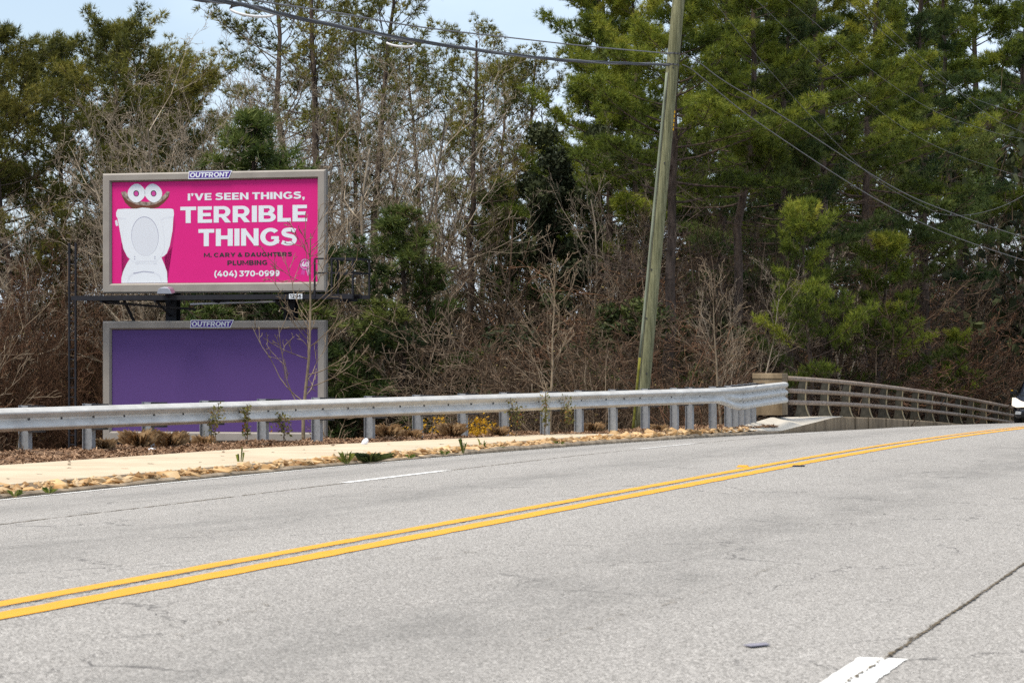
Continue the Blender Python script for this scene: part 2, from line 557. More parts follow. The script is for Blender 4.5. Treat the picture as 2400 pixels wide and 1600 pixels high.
M_VINE = leaf_mat('vine_leaves', [(0.06, 0.065, 0.018), (0.14, 0.14, 0.035), (0.24, 0.20, 0.06), (0.30, 0.10, 0.03)], 0.6, 0.3, 0.1)
M_DRY = leaf_mat('dry_grass', [(0.26, 0.15, 0.07), (0.44, 0.28, 0.14), (0.58, 0.41, 0.23)], 0.85, 0.25, 0.1)
M_FLOWER = leaf_mat('yellow_bloom', [(0.30, 0.16, 0.01), (0.46, 0.25, 0.012), (0.58, 0.34, 0.025)], 0.7, 0.3, 0.1)
M_CHIP = leaf_mat('straw_chips', [(0.11, 0.058, 0.03), (0.21, 0.122, 0.068), (0.36, 0.235, 0.145)], 0.9, 0, 0.0)
# ------------------------------------------------------------------ ground, road, kerb, pavement
def grid_mesh(name, xs, ys, zf):
    X, Y = np.meshgrid(xs, ys)
    V = np.stack([X, Y, zf(X, Y)], -1).reshape(-1, 3)
    nx, ny = len(xs), len(ys)
    i = (np.arange(ny - 1)[:, None] * nx + np.arange(nx - 1)[None, :]).ravel()
    return np_mesh(name, V, np.stack([i, i + 1, i + nx + 1, i + nx], -1), smooth=True)
gx = np.unique(np.concatenate([np.linspace(-1500, -80, 16), np.linspace(-80, -30, 26), np.linspace(-30, 40, 141), np.linspace(40, 90, 26), np.linspace(90, 1500, 16)]))
gy = np.unique(np.concatenate([np.linspace(-600, -20, 12), np.linspace(-20, 30, 20), np.linspace(30, 130, 201), np.linspace(130, 220, 46), np.linspace(220, 2500, 20)]))
tag(link('ground', grid_mesh('ground', gx, gy, ground_z), M_SOIL), kind='structure')

def strip_mesh(name, ts, dl, dr, dz, uv=True):
    """a sheet on the road between the offsets dl(t) and dr(t)"""
    ts = np.asarray(ts, float)
    k = dl.shape[1] if isinstance(dl, np.ndarray) and dl.ndim == 2 else None
    D = dl if k else np.stack([np.broadcast_to(dl, ts.shape), np.broadcast_to(dr, ts.shape)], 1)
    T = np.repeat(ts[:, None], D.shape[1], 1)
    X, Y = rxy(T, D)
    V = np.stack([X, Y, rz(T, D) + dz], -1).reshape(-1, 3)
    n = D.shape[1]
    i = (np.arange(len(ts) - 1)[:, None] * n + np.arange(n - 1)[None, :]).ravel()
    Fq = np.stack([i, i + 1, i + n + 1, i + n], -1)
    return np_mesh(name, V, Fq, smooth=True, uv=np.stack([T, D], -1).reshape(-1, 2))
ts = np.concatenate([np.arange(-30, 60, 1.0), np.arange(60, 160, 2.0), np.arange(160, 420, 10.0)])
ds = np.unique(np.concatenate([np.linspace(-7.2, 11.99, 40), [1.446, 4.97, 8.5, 11.85]]))
road = tag(link('road', strip_mesh('road', ts, np.repeat(ds[None, :], len(ts), 0), None, 0.0), M_ASPH), kind='structure')

RNG = random.Random(4)
nr = np.random.default_rng(7)
def paint(name, t0, t1, d0, d1, m, step=0.25, jit=0.004, dz=0.004):
    t = np.arange(t0, t1 + 1e-6, step)
    a = d0 + nr.normal(0, jit, len(t))
    b = d1 + nr.normal(0, jit, len(t))
    return link(name, strip_mesh(name, t, a, b, dz), m, road)
paint('yellow_line', -25, 300, 4.778, 4.908, M_YEL)
paint('yellow_line', -25, 300, 5.028, 5.158, M_YEL)
paint('edge_line', -25, 96, 11.79, 11.90, M_WHT, jit=0.008)
for t0, t1 in ((2.0, 6.0), (15.8, 19.7), (29.7, 33.55), (43.6, 47.9), (57.5, 61.4), (71.4, 75.3)):
    paint('lane_dash', t0, t1, 8.44, 8.56, M_WORN if t0 > 40 else M_WHT, 0.15, 0.005)
paint('lane_dash', 8.6, 12.02, 1.38, 1.545, M_WHT, 0.06, 0.003)

def crack_strip(name, t0, t1, d, w, step, wob, dz, m=None, gaps=0.0):
    t = np.arange(t0, t1, step)
    c = d + np.cumsum(nr.normal(0, wob, len(t))) * 0.25 + nr.normal(0, wob, len(t))
    c = d + (c - d) - np.linspace(0, (c - d)[-1], len(t))
    ww = w * nr.uniform(0.35, 1.3, len(t))
    if gaps: ww = np.where(nr.random(len(t)) < gaps, 0.0015, ww)
    return link(name, strip_mesh(name, t, c - ww / 2, c + ww / 2, dz), m or M_CRK, road)
crack_strip('joint_crack', 12.05, 60, 1.455, 0.015, 0.022, 0.0022, 0.005, gaps=0.05)
crack_strip('joint_crack', 12.05, 40, 1.458, 0.016, 0.05, 0.004, 0.007, gaps=0.55)
crack_strip('joint_crack', 8.6, 12.0, 1.462, 0.012, 0.03, 0.005, 0.008, gaps=0.35)
crack_strip('joint_crack', 0, 90, 5.010, 0.017, 0.04, 0.003, 0.005, gaps=0.2)
crack_strip('joint_crack', 5, 60, 8.49, 0.035, 0.1, 0.006, 0.002, gaps=0.15)
for pts in (((1280, 1500), (1330, 1480), (1400, 1462), (1450, 1440), (1500, 1430), (1560, 1412), (1620, 1392), (1690, 1370), (1760, 1345), (1850, 1310)),
            ((400, 1495), (440, 1482), (510, 1465), (545, 1440), (600, 1425), (640, 1410)), ((1000, 1310), (1060, 1300), (1110, 1290))):
    pl = [on_road(x + RNG.uniform(-6, 6), y, 0.005) for x, y in pts]
    vs, fs = [], []
    dense = []
    for a, b in zip(pl, pl[1:]):
        for k in range(7): dense.append(a.lerp(b, k / 7) + Vector((RNG.gauss(0, .02), RNG.gauss(0, .02), 0)))
    for i, p in enumerate(dense):
        w = RNG.choice((0.0, 0.0005, 0.001, 0.003, 0.006))
        vs += [p + Vector((0, -w * 1.6, 0)), p + Vector((0, w * 1.6, 0))]
    fs = [(2 * i, 2 * i + 2, 2 * i + 3, 2 * i + 1) for i in range(len(dense) - 1)]
    link('surface_crack', np_mesh('surface_crack', [tuple(v) for v in vs], np.array(fs)), M_CRK, road)

# kerb: low eroded lip beside the edge line
def kerb():
    b = MB()
    fr = []
    for t in np.arange(-25, 78.5, 0.5):
        p = rp3(t, 11.95)
        e = RNG.uniform(-0.012, 0.012)
        n = Vector((-CS, SN, 0))
        h = 0.085 + e + (-0.012 if t > 48 else -0.045)
        fr.append((p, n, Vector((0, 0, h / 0.085))))
    b.sweep([(0, -0.1), (0.0, 0.05), (0.03, 0.085), (0.08, 0.09), (0.11, -0.1)], fr)
    return tag(b.build('kerb', M_KERB, smooth=False), kind='structure')
kerb()

# pavement: a tapering slab
near_px = [(-500, 1203), (0, 1136), (600, 1085), (1200, 1034), (1530, 1012)]
far_px = [(-500, 1118), (0, 1089.6), (600, 1049), (1200, 1021), (1530, 1008.5)]
def verge_curve(pts, n=40, dz=0.0):
    P = [on_verge(x, y, dz) for x, y in pts]
    q = np.linspace(0, len(P) - 1, n)
    k = np.arange(len(P))
    return [Vector((np.interp(a, k, [p.x for p in P]), np.interp(a, k, [p.y for p in P]), np.interp(a, k, [p.z for p in P]))) for a in q]
nc, fc = verge_curve(near_px), verge_curve(far_px)
pv = MB()
slab_v = []
for i in range(len(nc)):
    slab_v += [nc[i], nc[i].lerp(fc[i], 0.5) + Vector((0, 0, 0.006)), fc[i], nc[i] - Vector((0, 0, 0.1))]
fs = []
for i in range(len(nc) - 1):
    a, b = 4 * i, 4 * (i + 1)
    fs += [(a, b, b + 1, a + 1), (a + 1, b + 1, b + 2, a + 2), (a + 3, b + 3, b, a)]
pv.add(slab_v, fs)
pave = tag(pv.build('pavement', M_WALK, smooth=False), kind='structure')
# crumbs and leaf bits lying on the slab
cr = []
for _ in range(70):
    i = RNG.randrange(len(nc))
    p = nc[i].lerp(fc[i], RNG.uniform(0.1, 0.95))
    cr.append(p + Vector((0, 0, 0.008)))
def flakes(name, pts, size, m, parent=None, seed=1, flat=0.35, aspect=2.2):
    """many small flat bits, each a quad with its own heading"""
    r = np.random.default_rng(seed)
    P = np.array([tuple(p) for p in pts])
    n = len(P)
    a = r.uniform(0, 2 * np.pi, n)
    u = np.stack([np.cos(a), np.sin(a), r.normal(0, flat, n)], 1)
    u /= np.linalg.norm(u, axis=1)[:, None]
    w = np.cross(u, np.stack([r.normal(0, flat, n), r.normal(0, flat, n), np.ones(n)], 1))
    w /= np.linalg.norm(w, axis=1)[:, None]
    s = size * r.uniform(0.5, 1.5, n)[:, None]
    u = u * s * aspect * 0.5
    w = w * s * 0.5
    V = np.stack([P - u - w, P + u - w, P + u + w, P - u + w], 1).reshape(-1, 3)
    return link(name, np_mesh(name, V, np.arange(4 * n).reshape(n, 4), tint=np.repeat(r.random(n), 4)), m, parent)
tag(flakes('leaf_crumbs', cr, 0.03, M_CHIP, pave, 3, 0.1), kind='stuff')

# mulch bed between the pavement and the drop behind the rail
def lump(x, y):
    return 0.02 * math.sin(x * 3.1 + y * 1.7) + 0.02 * math.sin(x * 1.3 - y * 2.3 + 1) + 0.012 * math.sin(x * 7 + y * 5)
mv, mf = [], []
mts = np.arange(20, 79.6, 0.35)
fct = [td(p.x, p.y) for p in fc]
fr_t = np.array([a[0] for a in fct]); fr_d = np.array([float(a[1]) for a in fct])
nd = 14
def mulch_z(t, f, X, Y, bend_up=0.02):
    return float(verge_z(t)) - 0.03 + bend_up * math.sin(min(1, f * 1.15) * math.pi * 0.8) + lump(X, Y) * min(1, f * 4) - 0.35 * max(0, f - 0.88) * 6
for t in mts:
    d0 = np.interp(t, fr_t, fr_d) if t < 62 else 12.22
    d0 = max(d0, 12.22)
    d1 = max(float(rail_d(t)), d0 + 0.25) + 1.1
    for j in range(nd):
        f = j / (nd - 1)
        d = d0 + (d1 - d0) * f
        x, y = rxy(t, d)
        mv.append((float(x), float(y), mulch_z(t, f, float(x), float(y))))
for i in range(len(mts) - 1):
    for j in range(nd - 1):
        a = i * nd + j
        mf.append((a, a + 1, a + nd + 1, a + nd))
bed = tag(link('mulch_bed', np_mesh('mulch_bed', mv, np.array(mf), smooth=True), M_MULCH), kind='structure')
chips = []
MV = np.array(mv).reshape(len(mts), nd, 3)
for _ in range(60000):
    i = RNG.randrange(40, len(mts) - 1); j = RNG.randrange(nd - 1)
    a, b = RNG.random(), RNG.random()
    p = (MV[i, j] * (1 - a) + MV[i + 1, j] * a) * (1 - b) + (MV[i, j + 1] * (1 - a) + MV[i + 1, j + 1] * a) * b
    chips.append((p[0], p[1], p[2] + RNG.uniform(0.0, 0.03)))
tag(flakes('straw_chips', chips, 0.012, M_CHIP, None, 5, 0.35, 7.0), 'loose brown straw and wood chips covering the mulch bed', 'mulch', kind='stuff')

def bed_z(X, Y):
    t, d = td(X, Y)
    t = float(t); d = float(d)
    d0 = max(np.interp(t, fr_t, fr_d) if t < 62 else 12.22, 12.22)
    d1 = max(float(rail_d(t)), d0 + 0.25) + 1.1
    f = (d - d0) / (d1 - d0)
    return mulch_z(t, min(max(f, 0), 1), X, Y) if f < 1 else max(gz(X, Y), mulch_z(t, 1, X, Y) - (f - 1) * 0.6)
def on_bed(px, py):
    Y = 50.0
    for _ in range(40):
        X = (px - CX) * Y / F
        Y = 0.5 * Y + 0.5 * F * (H - bed_z(X, Y)) / (py - YH)
    X = (px - CX) * Y / F
    return Vector((X, Y, bed_z(X, Y)))

# border of tan stones between kerb and pavement
protos = []
for k in range(7):
    b = bmesh.new()
    bmesh.ops.create_cube(b, size=1.0)
    bmesh.ops.bevel(b, geom=list(b.edges), offset=0.19, segments=1, affect='EDGES')
    r = random.Random(50 + k)
    for v in b.verts:
        v.co = Vector((v.co.x * 1.0, v.co.y * r.uniform(0.62, 0.8), v.co.z * r.uniform(0.5, 0.68))) + Vector((r.gauss(0, .085), r.gauss(0, .075), r.gauss(0, .065)))
    me = bpy.data.meshes.new('stone')
    b.to_mesh(me)
    b.free()
    me.polygons.foreach_set('use_smooth', [k % 3 == 0] * len(me.polygons))
    me.materials.append(M_STONE)
    ta = me.attributes.new('tint', 'FLOAT', 'POINT')
    ta.data.foreach_set('value', [r.random() for _ in me.vertices])
    protos.append(me)
border = tag(empty('stone_border', tuple(rp3(45, 12.4))), 'row of rounded tan stones laid between kerb and pale pavement', 'stone border')
nct = np.array([float(td(p.x, p.y)[0]) for p in nc]); ncd = np.array([float(td(p.x, p.y)[1]) for p in nc])
count = 0
t = 26.5
while t < 74 and count < 296:
    dn = np.interp(t, nct, ncd) if t < 62 else 12.55
    for row in range(3):
        if RNG.random() < 0.08: continue
        f = (row + RNG.uniform(0.15, 0.85)) / 3
        d = 12.05 + (max(dn, 12.25) + 0.02 - 12.05) * f
        tt = t + RNG.uniform(-0.25, 0.25)
        x, y = rxy(tt, d)
        sz = RNG.choice((0.09, 0.12, 0.15, 0.18, 0.25)) * RNG.uniform(0.8, 1.15)
        if 62 < tt < 69: sz *= 1.25
        s = link('stone', RNG.choice(protos), None, border)
        s.location = Vector((float(x), float(y), float(verge_z(tt)) - 0.085 + sz * 0.08 + RNG.uniform(0, 0.02))) - border.location
        s.rotation_euler = (RNG.uniform(-.3, .3), RNG.uniform(-.3, .3), RNG.uniform(0, 6.28))
        s.scale = (sz, sz, sz * RNG.uniform(0.5, 0.8))
        count += 1
    t += 0.45
sm_v, sm_f, sm_t = [], [], []
for _ in range(900):
    tt = RNG.uniform(24, 75)
    dn = max(np.interp(tt, nct, ncd) if tt < 62 else 12.55, 12.2)
    x, y = rxy(tt, RNG.uniform(12.03, dn + 0.04))
    s = RNG.uniform(0.025, 0.06)
    c = Vector((float(x), float(y), float(verge_z(tt)) - 0.055 + RNG.uniform(0, 0.05)))
    k = len(sm_v)
    q = [Vector((RNG.gauss(0, .25), RNG.gauss(0, .25), RNG.gauss(0, .2))) for _ in range(6)]
    for e, w in zip(((1, 0, 0), (0, .8, 0), (-1, 0, 0), (0, -.8, 0), (0, 0, .6), (0, 0, -.5)), q):
        sm_v.append(tuple(c + (Vector(e) + w) * s))
    sm_f += [(k + a, k + b, k + d) for a, b, d in ((0, 1, 4), (1, 2, 4), (2, 3, 4), (3, 0, 4), (1, 0, 5), (2, 1, 5), (3, 2, 5), (0, 3, 5))]
    sm_t += [RNG.random()] * 6
M_PEBBLE = leaf_mat('pebbles', [(0.24, 0.13, 0.055), (0.42, 0.27, 0.13), (0.56, 0.42, 0.26)], 0.9, 0, 0.0)
pe = link('pebbles', np_mesh('pebbles', sm_v, np.array(sm_f), tint=sm_t), M_PEBBLE)
pe.parent = border
pe.location = -border.location
tag(pe, kind='stuff')
# sandy bed that the stones sit in
sv, sf = [], []
sts = np.arange(22, 76, 0.4)
for t in sts:
    dn = max(np.interp(t, nct, ncd) if t < 62 else 12.55, 12.2) + 0.06
    for j in range(4):
        d = 12.02 + (dn - 12.02) * j / 3
        x, y = rxy(t, d)
        sv.append((float(x), float(y), float(verge_z(t)) - 0.075 + 0.012 * math.sin(t * 5 + j * 2)))
for i in range(len(sts) - 1):
    for j in range(3):
        a = i * 4 + j
        sf.append((a, a + 1, a + 5, a + 4))
M_SAND = mat('sandy_soil', (0.34, 0.22, 0.11), 0.95, 0.3, 6, c2=(0.52, 0.38, 0.21), detail=8, bump=0.8)
tag(link('soil_strip', np_mesh('soil_strip', sv, np.array(sf), smooth=True), M_SAND), kind='structure')

# ------------------------------------------------------------------ guardrail
g0 = rail_pt(700)
guard = tag(empty('guardrail', (g0.x, g0.y, bed_z(g0.x, g0.y))), 'galvanised corrugated steel guardrail on posts along the mulch bed', 'guardrail')
GL = guard.location.copy()
WP = [(0.0, 0.0), (0.070, 0.034), (0.081, 0.044), (0.081, 0.060), (0.072, 0.074), (0.010, 0.138), (0.0, 0.146), (0.0, 0.168),
      (0.010, 0.176), (0.070, 0.222), (0.081, 0.234), (0.081, 0.250), (0.072, 0.262), (0.020, 0.304), (0.0, 0.312)]
def rail_frames(p0, p1, n, off=0.0):
    fr = []
    for k in range(n + 1):
        px = p0 + (p1 - p0) * k / n
        a = rail_pt(px)
        b = rail_pt(px + 2)
        dr = Vector((b.x - a.x, b.y - a.y, 0)).normalized()
        nf = Vector((dr.y, -dr.x, 0))         # towards the road
        fr.append((a - Vector((0, 0, 0.312)) + nf * off - GL, nf, Vector((0, 0, 1)), dr))
    return fr
def thick(prof2, th=0.006):
    return prof2 + [(p - th, q) for p, q in reversed(prof2)]
seams = [-430, 218, 756, 1177, 1378, 1537, 1676]
for i, (a, b) in enumerate(zip(seams, seams[1:])):
    m = MB()
    m.sweep(thick(WP), [f[:3] for f in rail_frames(a - 7, b, max(2, int((b - a) / 60)), 0.0045 * (i % 2))])
    m.build('beam_panel', M_GALV, guard, smooth=False)
# bolt slots along the valley
slots = [67, 143, 218, 290, 360, 428, 496, 560, 628, 692, 756, 815, 875, 937, 994, 1050, 1104, 1155, 1210, 1262, 1310, 1362, 1420, 1462, 1500, 1573, 1640]
for k, px in enumerate(slots):
    f = rail_frames(px, px + 2, 1)[0]
    c = f[0] + f[2] * 0.156 + f[1] * 0.006
    m = MB()
    R = Matrix((f[3], f[1], Vector((0, 0, 1)))).transposed()
    if k % 2 == 0: m.box((0, 0, 0), (0.055, 0.008, 0.022), R)
    else: m.tube([R @ Vector((0, -0.002, 0)), R @ Vector((0, 0.012, 0))], 0.014, 8)
    m.build('bolt', M_BOLT, guard, loc=c)
# transition and thrie beam
TP = [(-0.004, 0.0), (0.03, 0.006), (0.075, 0.03), (0.081, 0.055), (0.081, 0.085), (0.06, 0.112), (0.01, 0.15), (0.0, 0.165), (0.01, 0.18), (0.06, 0.215),
      (0.081, 0.24), (0.081, 0.268), (0.06, 0.295), (0.01, 0.33), (0.0, 0.345), (0.01, 0.36), (0.06, 0.395), (0.081, 0.42), (0.081, 0.45), (0.075, 0.478), (0.03, 0.502), (-0.004, 0.508)]
def resample(P, n):
    P = np.array(P)
    s = np.concatenate([[0], np.cumsum(np.hypot(*np.diff(P, axis=0).T))])
    q = np.linspace(0, s[-1], n)
    return list(zip(np.interp(q, s, P[:, 0]), np.interp(q, s, P[:, 1])))
NW = 34
w34, t34 = resample(WP, NW), resample(TP, NW)
m = MB()
vs, fcs = [], []
NT = 8
for k in range(NT + 1):
    u = k / NT
    px = 1672 + (1737 - 1672) * u
    f = rail_frames(px, px + 2, 1)[0]
    top = f[0] + f[2] * 0.312
    e = u * u * (3 - 2 * u)
    for (a, b), (c, d) in zip(w34, t34):
        o, z = a * (1 - e) + c * e, (b - 0.312) * (1 - e) + (d - 0.508) * e
        vs.append(top + f[1] * (o + 0.006) + f[2] * z)
for k in range(NT):
    for j in range(NW - 1):
        a = k * NW + j
        fcs.append((a, a + 1, a + NW + 1, a + NW))
m.add(vs, fcs)
tr = m.build('transition_panel', M_GALV, guard, smooth=False)
md = tr.modifiers.new('solid', 'SOLIDIFY'); md.thickness = 0.006
def thrie(p0, p1, off):
    m = MB()
    fr = [(f[0] + f[2] * (0.312 - 0.508), f[1], f[2]) for f in rail_frames(p0, p1, 6, off)]
    m.sweep(thick(TP), fr)
    return m
thrie(1732, 1834, 0.011).build('triple_beam_panel', M_GALV, guard, smooth=False)
thrie(1822, 1838, 0.018).build('end_shoe', M_GALV, guard, smooth=False)
for row in (0.165, 0.345):
    for px in np.linspace(1740, 1816, 8):
        f = rail_frames(px, px + 2, 1)[0]
        MB().box((0, 0, 0), (0.035, 0.01, 0.02), Matrix((f[3], f[1], Vector((0, 0, 1)))).transposed()).build('bolt', M_BOLT, guard, loc=f[0] + f[2] * (0.312 - 0.508 + row) + f[1] * 0.018)
# posts and block-outs
post_px = [-190, -45, 102, 250, 388, 522, 655, 781, 903, 1015, 1120, 1216, 1311, 1390, 1469, 1544, 1612, 1647, 1702, 1737, 1752, 1766, 1780, 1793]
pm = bk = None
for px in post_px:
    f = rail_frames(px, px + 2, 1)[0]
    R = Matrix((f[3], f[1], Vector((0, 0, 1)))).transposed()
    c = f[0] + f[1] * (-0.285)
    wx, wy = c.x + GL.x, c.y + GL.y
    zg = bed_z(wx, wy) - 0.25
    zt = c.z + GL.z + 0.335
    h = zt - zg
    po = link('post', None or MB().box((0, 0.073, 0.5), (0.10, 0.008, 1)).box((0, -0.073, 0.5), (0.10, 0.008, 1)).box((0, 0, 0.4985), (0.007, 0.137, 0.997)).mesh('post') if pm is None else pm, M_GPOST, guard)
    pm = po.data
    po.location = Vector((wx, wy, zg)) - GL
    po.scale = (1, 1, h)
    po.rotation_euler = (0, 0, math.atan2(f[3].y, f[3].x))
    b2 = link('blockout', MB().box((0, 0, 0), (0.13, 0.20, 0.36)).mesh('blockout') if bk is None else bk, M_BLOCK, guard)
    bk = b2.data
    b2.location = f[0] + f[1] * (-0.106) + f[2] * 0.152
    b2.rotation_euler = po.rotation_euler

# ------------------------------------------------------------------ bridge railing, kerb and apron
def br_s(px): return 95 - 0.067 * (px - 1848) if px < 2450 else 95 - 0.067 * 602 - 0.045 * (px - 2450)
BTOP = np.polyfit([1850, 1950, 2100, 2241, 2374], [882, 888.6, 906, 926, 952], 2)
def br_pt(px):
    s = br_s(px)
    y = np.polyval(BTOP, px) if px <= 2420 else np.polyval(BTOP, 2420) + 0.26 * (px - 2420)
    return Vector(((px - CX) / s, F / s, H - (y - YH) / s))
b0 = br_pt(1848)
bridge = tag(empty('bridge_railing', (b0.x, b0.y, b0.z - 1.2)), 'weathered bridge railing of three tubes with a square concrete end post', 'railing')
BL = bridge.location.copy()
pxs = np.concatenate([np.arange(1846, 2450, 12), np.arange(2450, 2700, 25)])
line = [br_pt(p) for p in pxs]
for k, dz in enumerate((-0.048, -0.355, -0.64)):
    MB().tube([p + Vector((0, 0, dz)) - BL for p in line], 0.058, 10).build('rail', M_TUBE, bridge, smooth=True)
for px in (2000, 2043, 2255, 2190, 2120):
    p = br_pt(px); q = br_pt(px + 1.5)
    for dz in (-0.048, -0.355, -0.64):
        d = (q - p).normalized() * 0.05
        MB().tube([p + Vector((0, 0, dz)) - d - BL, p + Vector((0, 0, dz)) + d - BL], 0.062, 10).build('rail_sleeve', M_TUBE, bridge, smooth=True)
PP = [(0.02, 0.0), (0.30, 0.0)]     # concave back, curved front, as a plate profile (across, up)
front = [(0.0, 0.0), (0.035, 0.06), (0.075, 0.16), (0.10, 0.30), (0.105, 0.42), (0.10, 0.60), (0.085, 0.76), (0.06, 0.9)]
back = [(0.24, 0.9), (0.30, 0.7), (0.31, 0.45), (0.33, 0.2), (0.38, 0.0)]
ppx = [1895.5, 1948, 1997.6, 2043.8, 2083.7, 2120.3, 2157, 2190.5, 2224, 2255.9, 2286, 2316.5, 2345, 2372, 2398, 2423, 2447]
pme = eme = None
for px in ppx:
    p, q = br_pt(px), br_pt(px + 2)
    d = Vector((q.x - p.x, q.y - p.y, 0)).normalized()
    away = Vector((-d.y, d.x, 0))
    base = p - Vector((0, 0, 0.985)) - away * 0.03
    if pme is None:
        b = MB(); b.sweep(front + back, [((-0.07, 0, 0), (0, 1, 0), (0, 0, 1)), ((0.07, 0, 0), (0, 1, 0), (0, 0, 1))])
        pme = b.mesh('railing_post')
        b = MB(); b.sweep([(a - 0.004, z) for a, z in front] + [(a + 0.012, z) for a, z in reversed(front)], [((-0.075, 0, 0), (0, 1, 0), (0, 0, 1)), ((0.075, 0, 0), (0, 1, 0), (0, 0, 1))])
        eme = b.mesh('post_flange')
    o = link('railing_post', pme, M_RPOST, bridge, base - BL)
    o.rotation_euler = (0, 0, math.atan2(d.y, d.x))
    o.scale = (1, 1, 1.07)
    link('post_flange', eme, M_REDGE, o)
# concrete end post
bp0 = br_pt(1846)
d = (br_pt(1860) - bp0); d.z = 0; d.normalize()
aw = Vector((-d.y, d.x, 0))
m = MB()
R = Matrix((d, aw, Vector((0, 0, 1)))).transposed()
prof_e = [(0.02, 0.0), (0.02, 0.42), (-0.06, 0.58), (-0.2, 0.68), (-0.42, 0.72), (-0.75, 0.72), (-0.75, 0.0)]   # plan: along, across
top = bp0.z + 0.075
def plan(z, k=1.0): return [bp0 + d * a * k + aw * b * k + Vector((0, 0, z - bp0.z)) - BL for a, b in prof_e]
vs = plan(top - 1.02) + plan(top - 0.13)
n = len(prof_e)
fs = [(i, (i + 1) % n, n + (i + 1) % n, n + i) for i in range(n)] + [tuple(range(n, 2 * n))]
m.add(vs, fs)
m.build('end_post', M_BRIDGE, bridge, bevel=0.015)
m = MB()
vs = plan(top - 0.13, 1.03) + plan(top, 1.03)
m.add(vs, [tuple(range(n))[::-1]] + fs)
m.build('end_post_cap', M_BRIDGE, bridge, bevel=0.012)

# bridge kerb: a tall concrete step that carries the railing
kb = MB()
fr = []
for px in np.concatenate([np.arange(1950, 2450, 20), np.arange(2450, 2700, 40)]):
    p, q = br_pt(px), br_pt(px + 2)
    dd = Vector((q.x - p.x, q.y - p.y, 0)).normalized()
    a2 = Vector((-dd.y, dd.x, 0))
    fr.append((p - Vector((0, 0, 0.985)), a2, Vector((0, 0, 1))))
kb.sweep([(-0.32, -0.9), (-0.29, -0.03), (-0.26, 0.0), (0.5, 0.0), (0.5, -0.9)], fr)
bkerb = tag(kb.build('bridge_kerb', M_BRIDGE), kind='structure')
# narrow joints down the face of the kerb
for px in (1978, 2010, 2052, 2105, 2165, 2235):
    p, q = br_pt(px), br_pt(px + 2)
    dd = Vector((q.x - p.x, q.y - p.y, 0)).normalized()
    a2 = Vector((-dd.y, dd.x, 0))
    MB().box(p - Vector((0, 0, 1.3)) - a2 * 0.308, (0.02, 0.02, 0.70), Matrix((dd, a2, Vector((0, 0, 1)))).transposed()).build('kerb_joint', M_CRK, bkerb)
# sloping apron from road level up to the kerb
f0 = fr[0]
C = f0[0] + f0[1] * -0.31 + Vector((0, 0, 0.004))
C2 = f0[0] + f0[1] * 0.45 + Vector((0, 0, 0.004))
A_, E_, B_ = at(1696, 1012, 72.5), at(1832, 1009, 79.6), at(1806, 978, 83.0)
A2_, P_ = at(1704, 1008, 73.5), at(1845, 977, 85.0)
D_ = E_.lerp(C, 0.8) + Vector((0, 0, 0.03))
fl = [A_, A_.lerp(E_, .5), E_, E_.lerp(D_, .33), E_.lerp(D_, .66), D_, C]
bl = [A2_, A2_.lerp(B_, .6), B_, B_.lerp(P_, .5), P_, P_.lerp(C2, .6), C2]
ap = MB()
vs, fs = [], []
for fpt, bpt in zip(fl, bl):
    vs += [fpt, fpt.lerp(bpt, 0.5) + Vector((0, 0, 0.01)), bpt, Vector((fpt.x, fpt.y, fpt.z - 0.9)), Vector((bpt.x, bpt.y, bpt.z - 0.9))]
for k in range(len(fl) - 1):
    a, b = 5 * k, 5 * k + 5
    fs += [(a, b, b + 1, a + 1), (a + 1, b + 1, b + 2, a + 2), (a + 3, b + 3, b, a), (a + 2, b + 2, b + 4, a + 4)]
k = 5 * (len(fl) - 1)
fs.append((k, k + 3, k + 4, k + 2, k + 1))
ap.add(vs, fs)
apron = tag(ap.build('pavement_apron', M_APRON, smooth=False), kind='structure')
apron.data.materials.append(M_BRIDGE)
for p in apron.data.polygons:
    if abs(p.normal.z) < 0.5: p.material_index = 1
# ------------------------------------------------------------------ billboards
_W, _HB = 0.27, 0.215
def _rect(a, b, c, d): return [[(a, b), (c, b), (c, d), (a, d)]]
def _arc(cx, cy, rx, ry, a0, a1, w=_W, h=_HB, n=22):
    out = []
    for k in range(n):
        q = []
        for a, s in ((a0 + (a1 - a0) * k / n, 0), (a0 + (a1 - a0) * (k + 1) / n, 0)):
            a = math.radians(a)
            q.append(((cx + rx * math.cos(a), cy + ry * math.sin(a)), (cx + (rx - w) * math.cos(a), cy + (ry - h) * math.sin(a))))
        out.append([q[0][0], q[1][0], q[1][1], q[0][1]])
    return [('strip', out)]
def _path(pts, w, n=6):
    """thick stroke along a smooth path"""
    P = np.array(pts, float)
    t = np.linspace(0, len(P) - 1, (len(P) - 1) * n + 1)
    Q = []
    for a in t:
        i = min(int(a), len(P) - 2); f = a - i
        p0, p1, p2, p3 = P[max(i - 1, 0)], P[i], P[i + 1], P[min(i + 2, len(P) - 1)]
        Q.append(0.5 * (2 * p1 + (p2 - p0) * f + (2 * p0 - 5 * p1 + 4 * p2 - p3) * f * f + (3 * p1 - p0 - 3 * p2 + p3) * f ** 3))
    Q = np.array(Q)
    T = np.gradient(Q, axis=0)
    T /= np.linalg.norm(T, axis=1)[:, None]
    N = np.stack([-T[:, 1], T[:, 0]], 1) * w / 2
    a, b = Q + N, Q - N
    return [('strip', [[tuple(a[i]), tuple(b[i]), tuple(b[i + 1]), tuple(a[i + 1])] for i in range(len(Q) - 1)])]
def _nine():
    return _arc(.42, .66, .42, .35, 0, 360, .26, .21) + _path([(.705, .62), (.70, .42), (.60, .22), (.42, .12), (.16, .12)], .25)
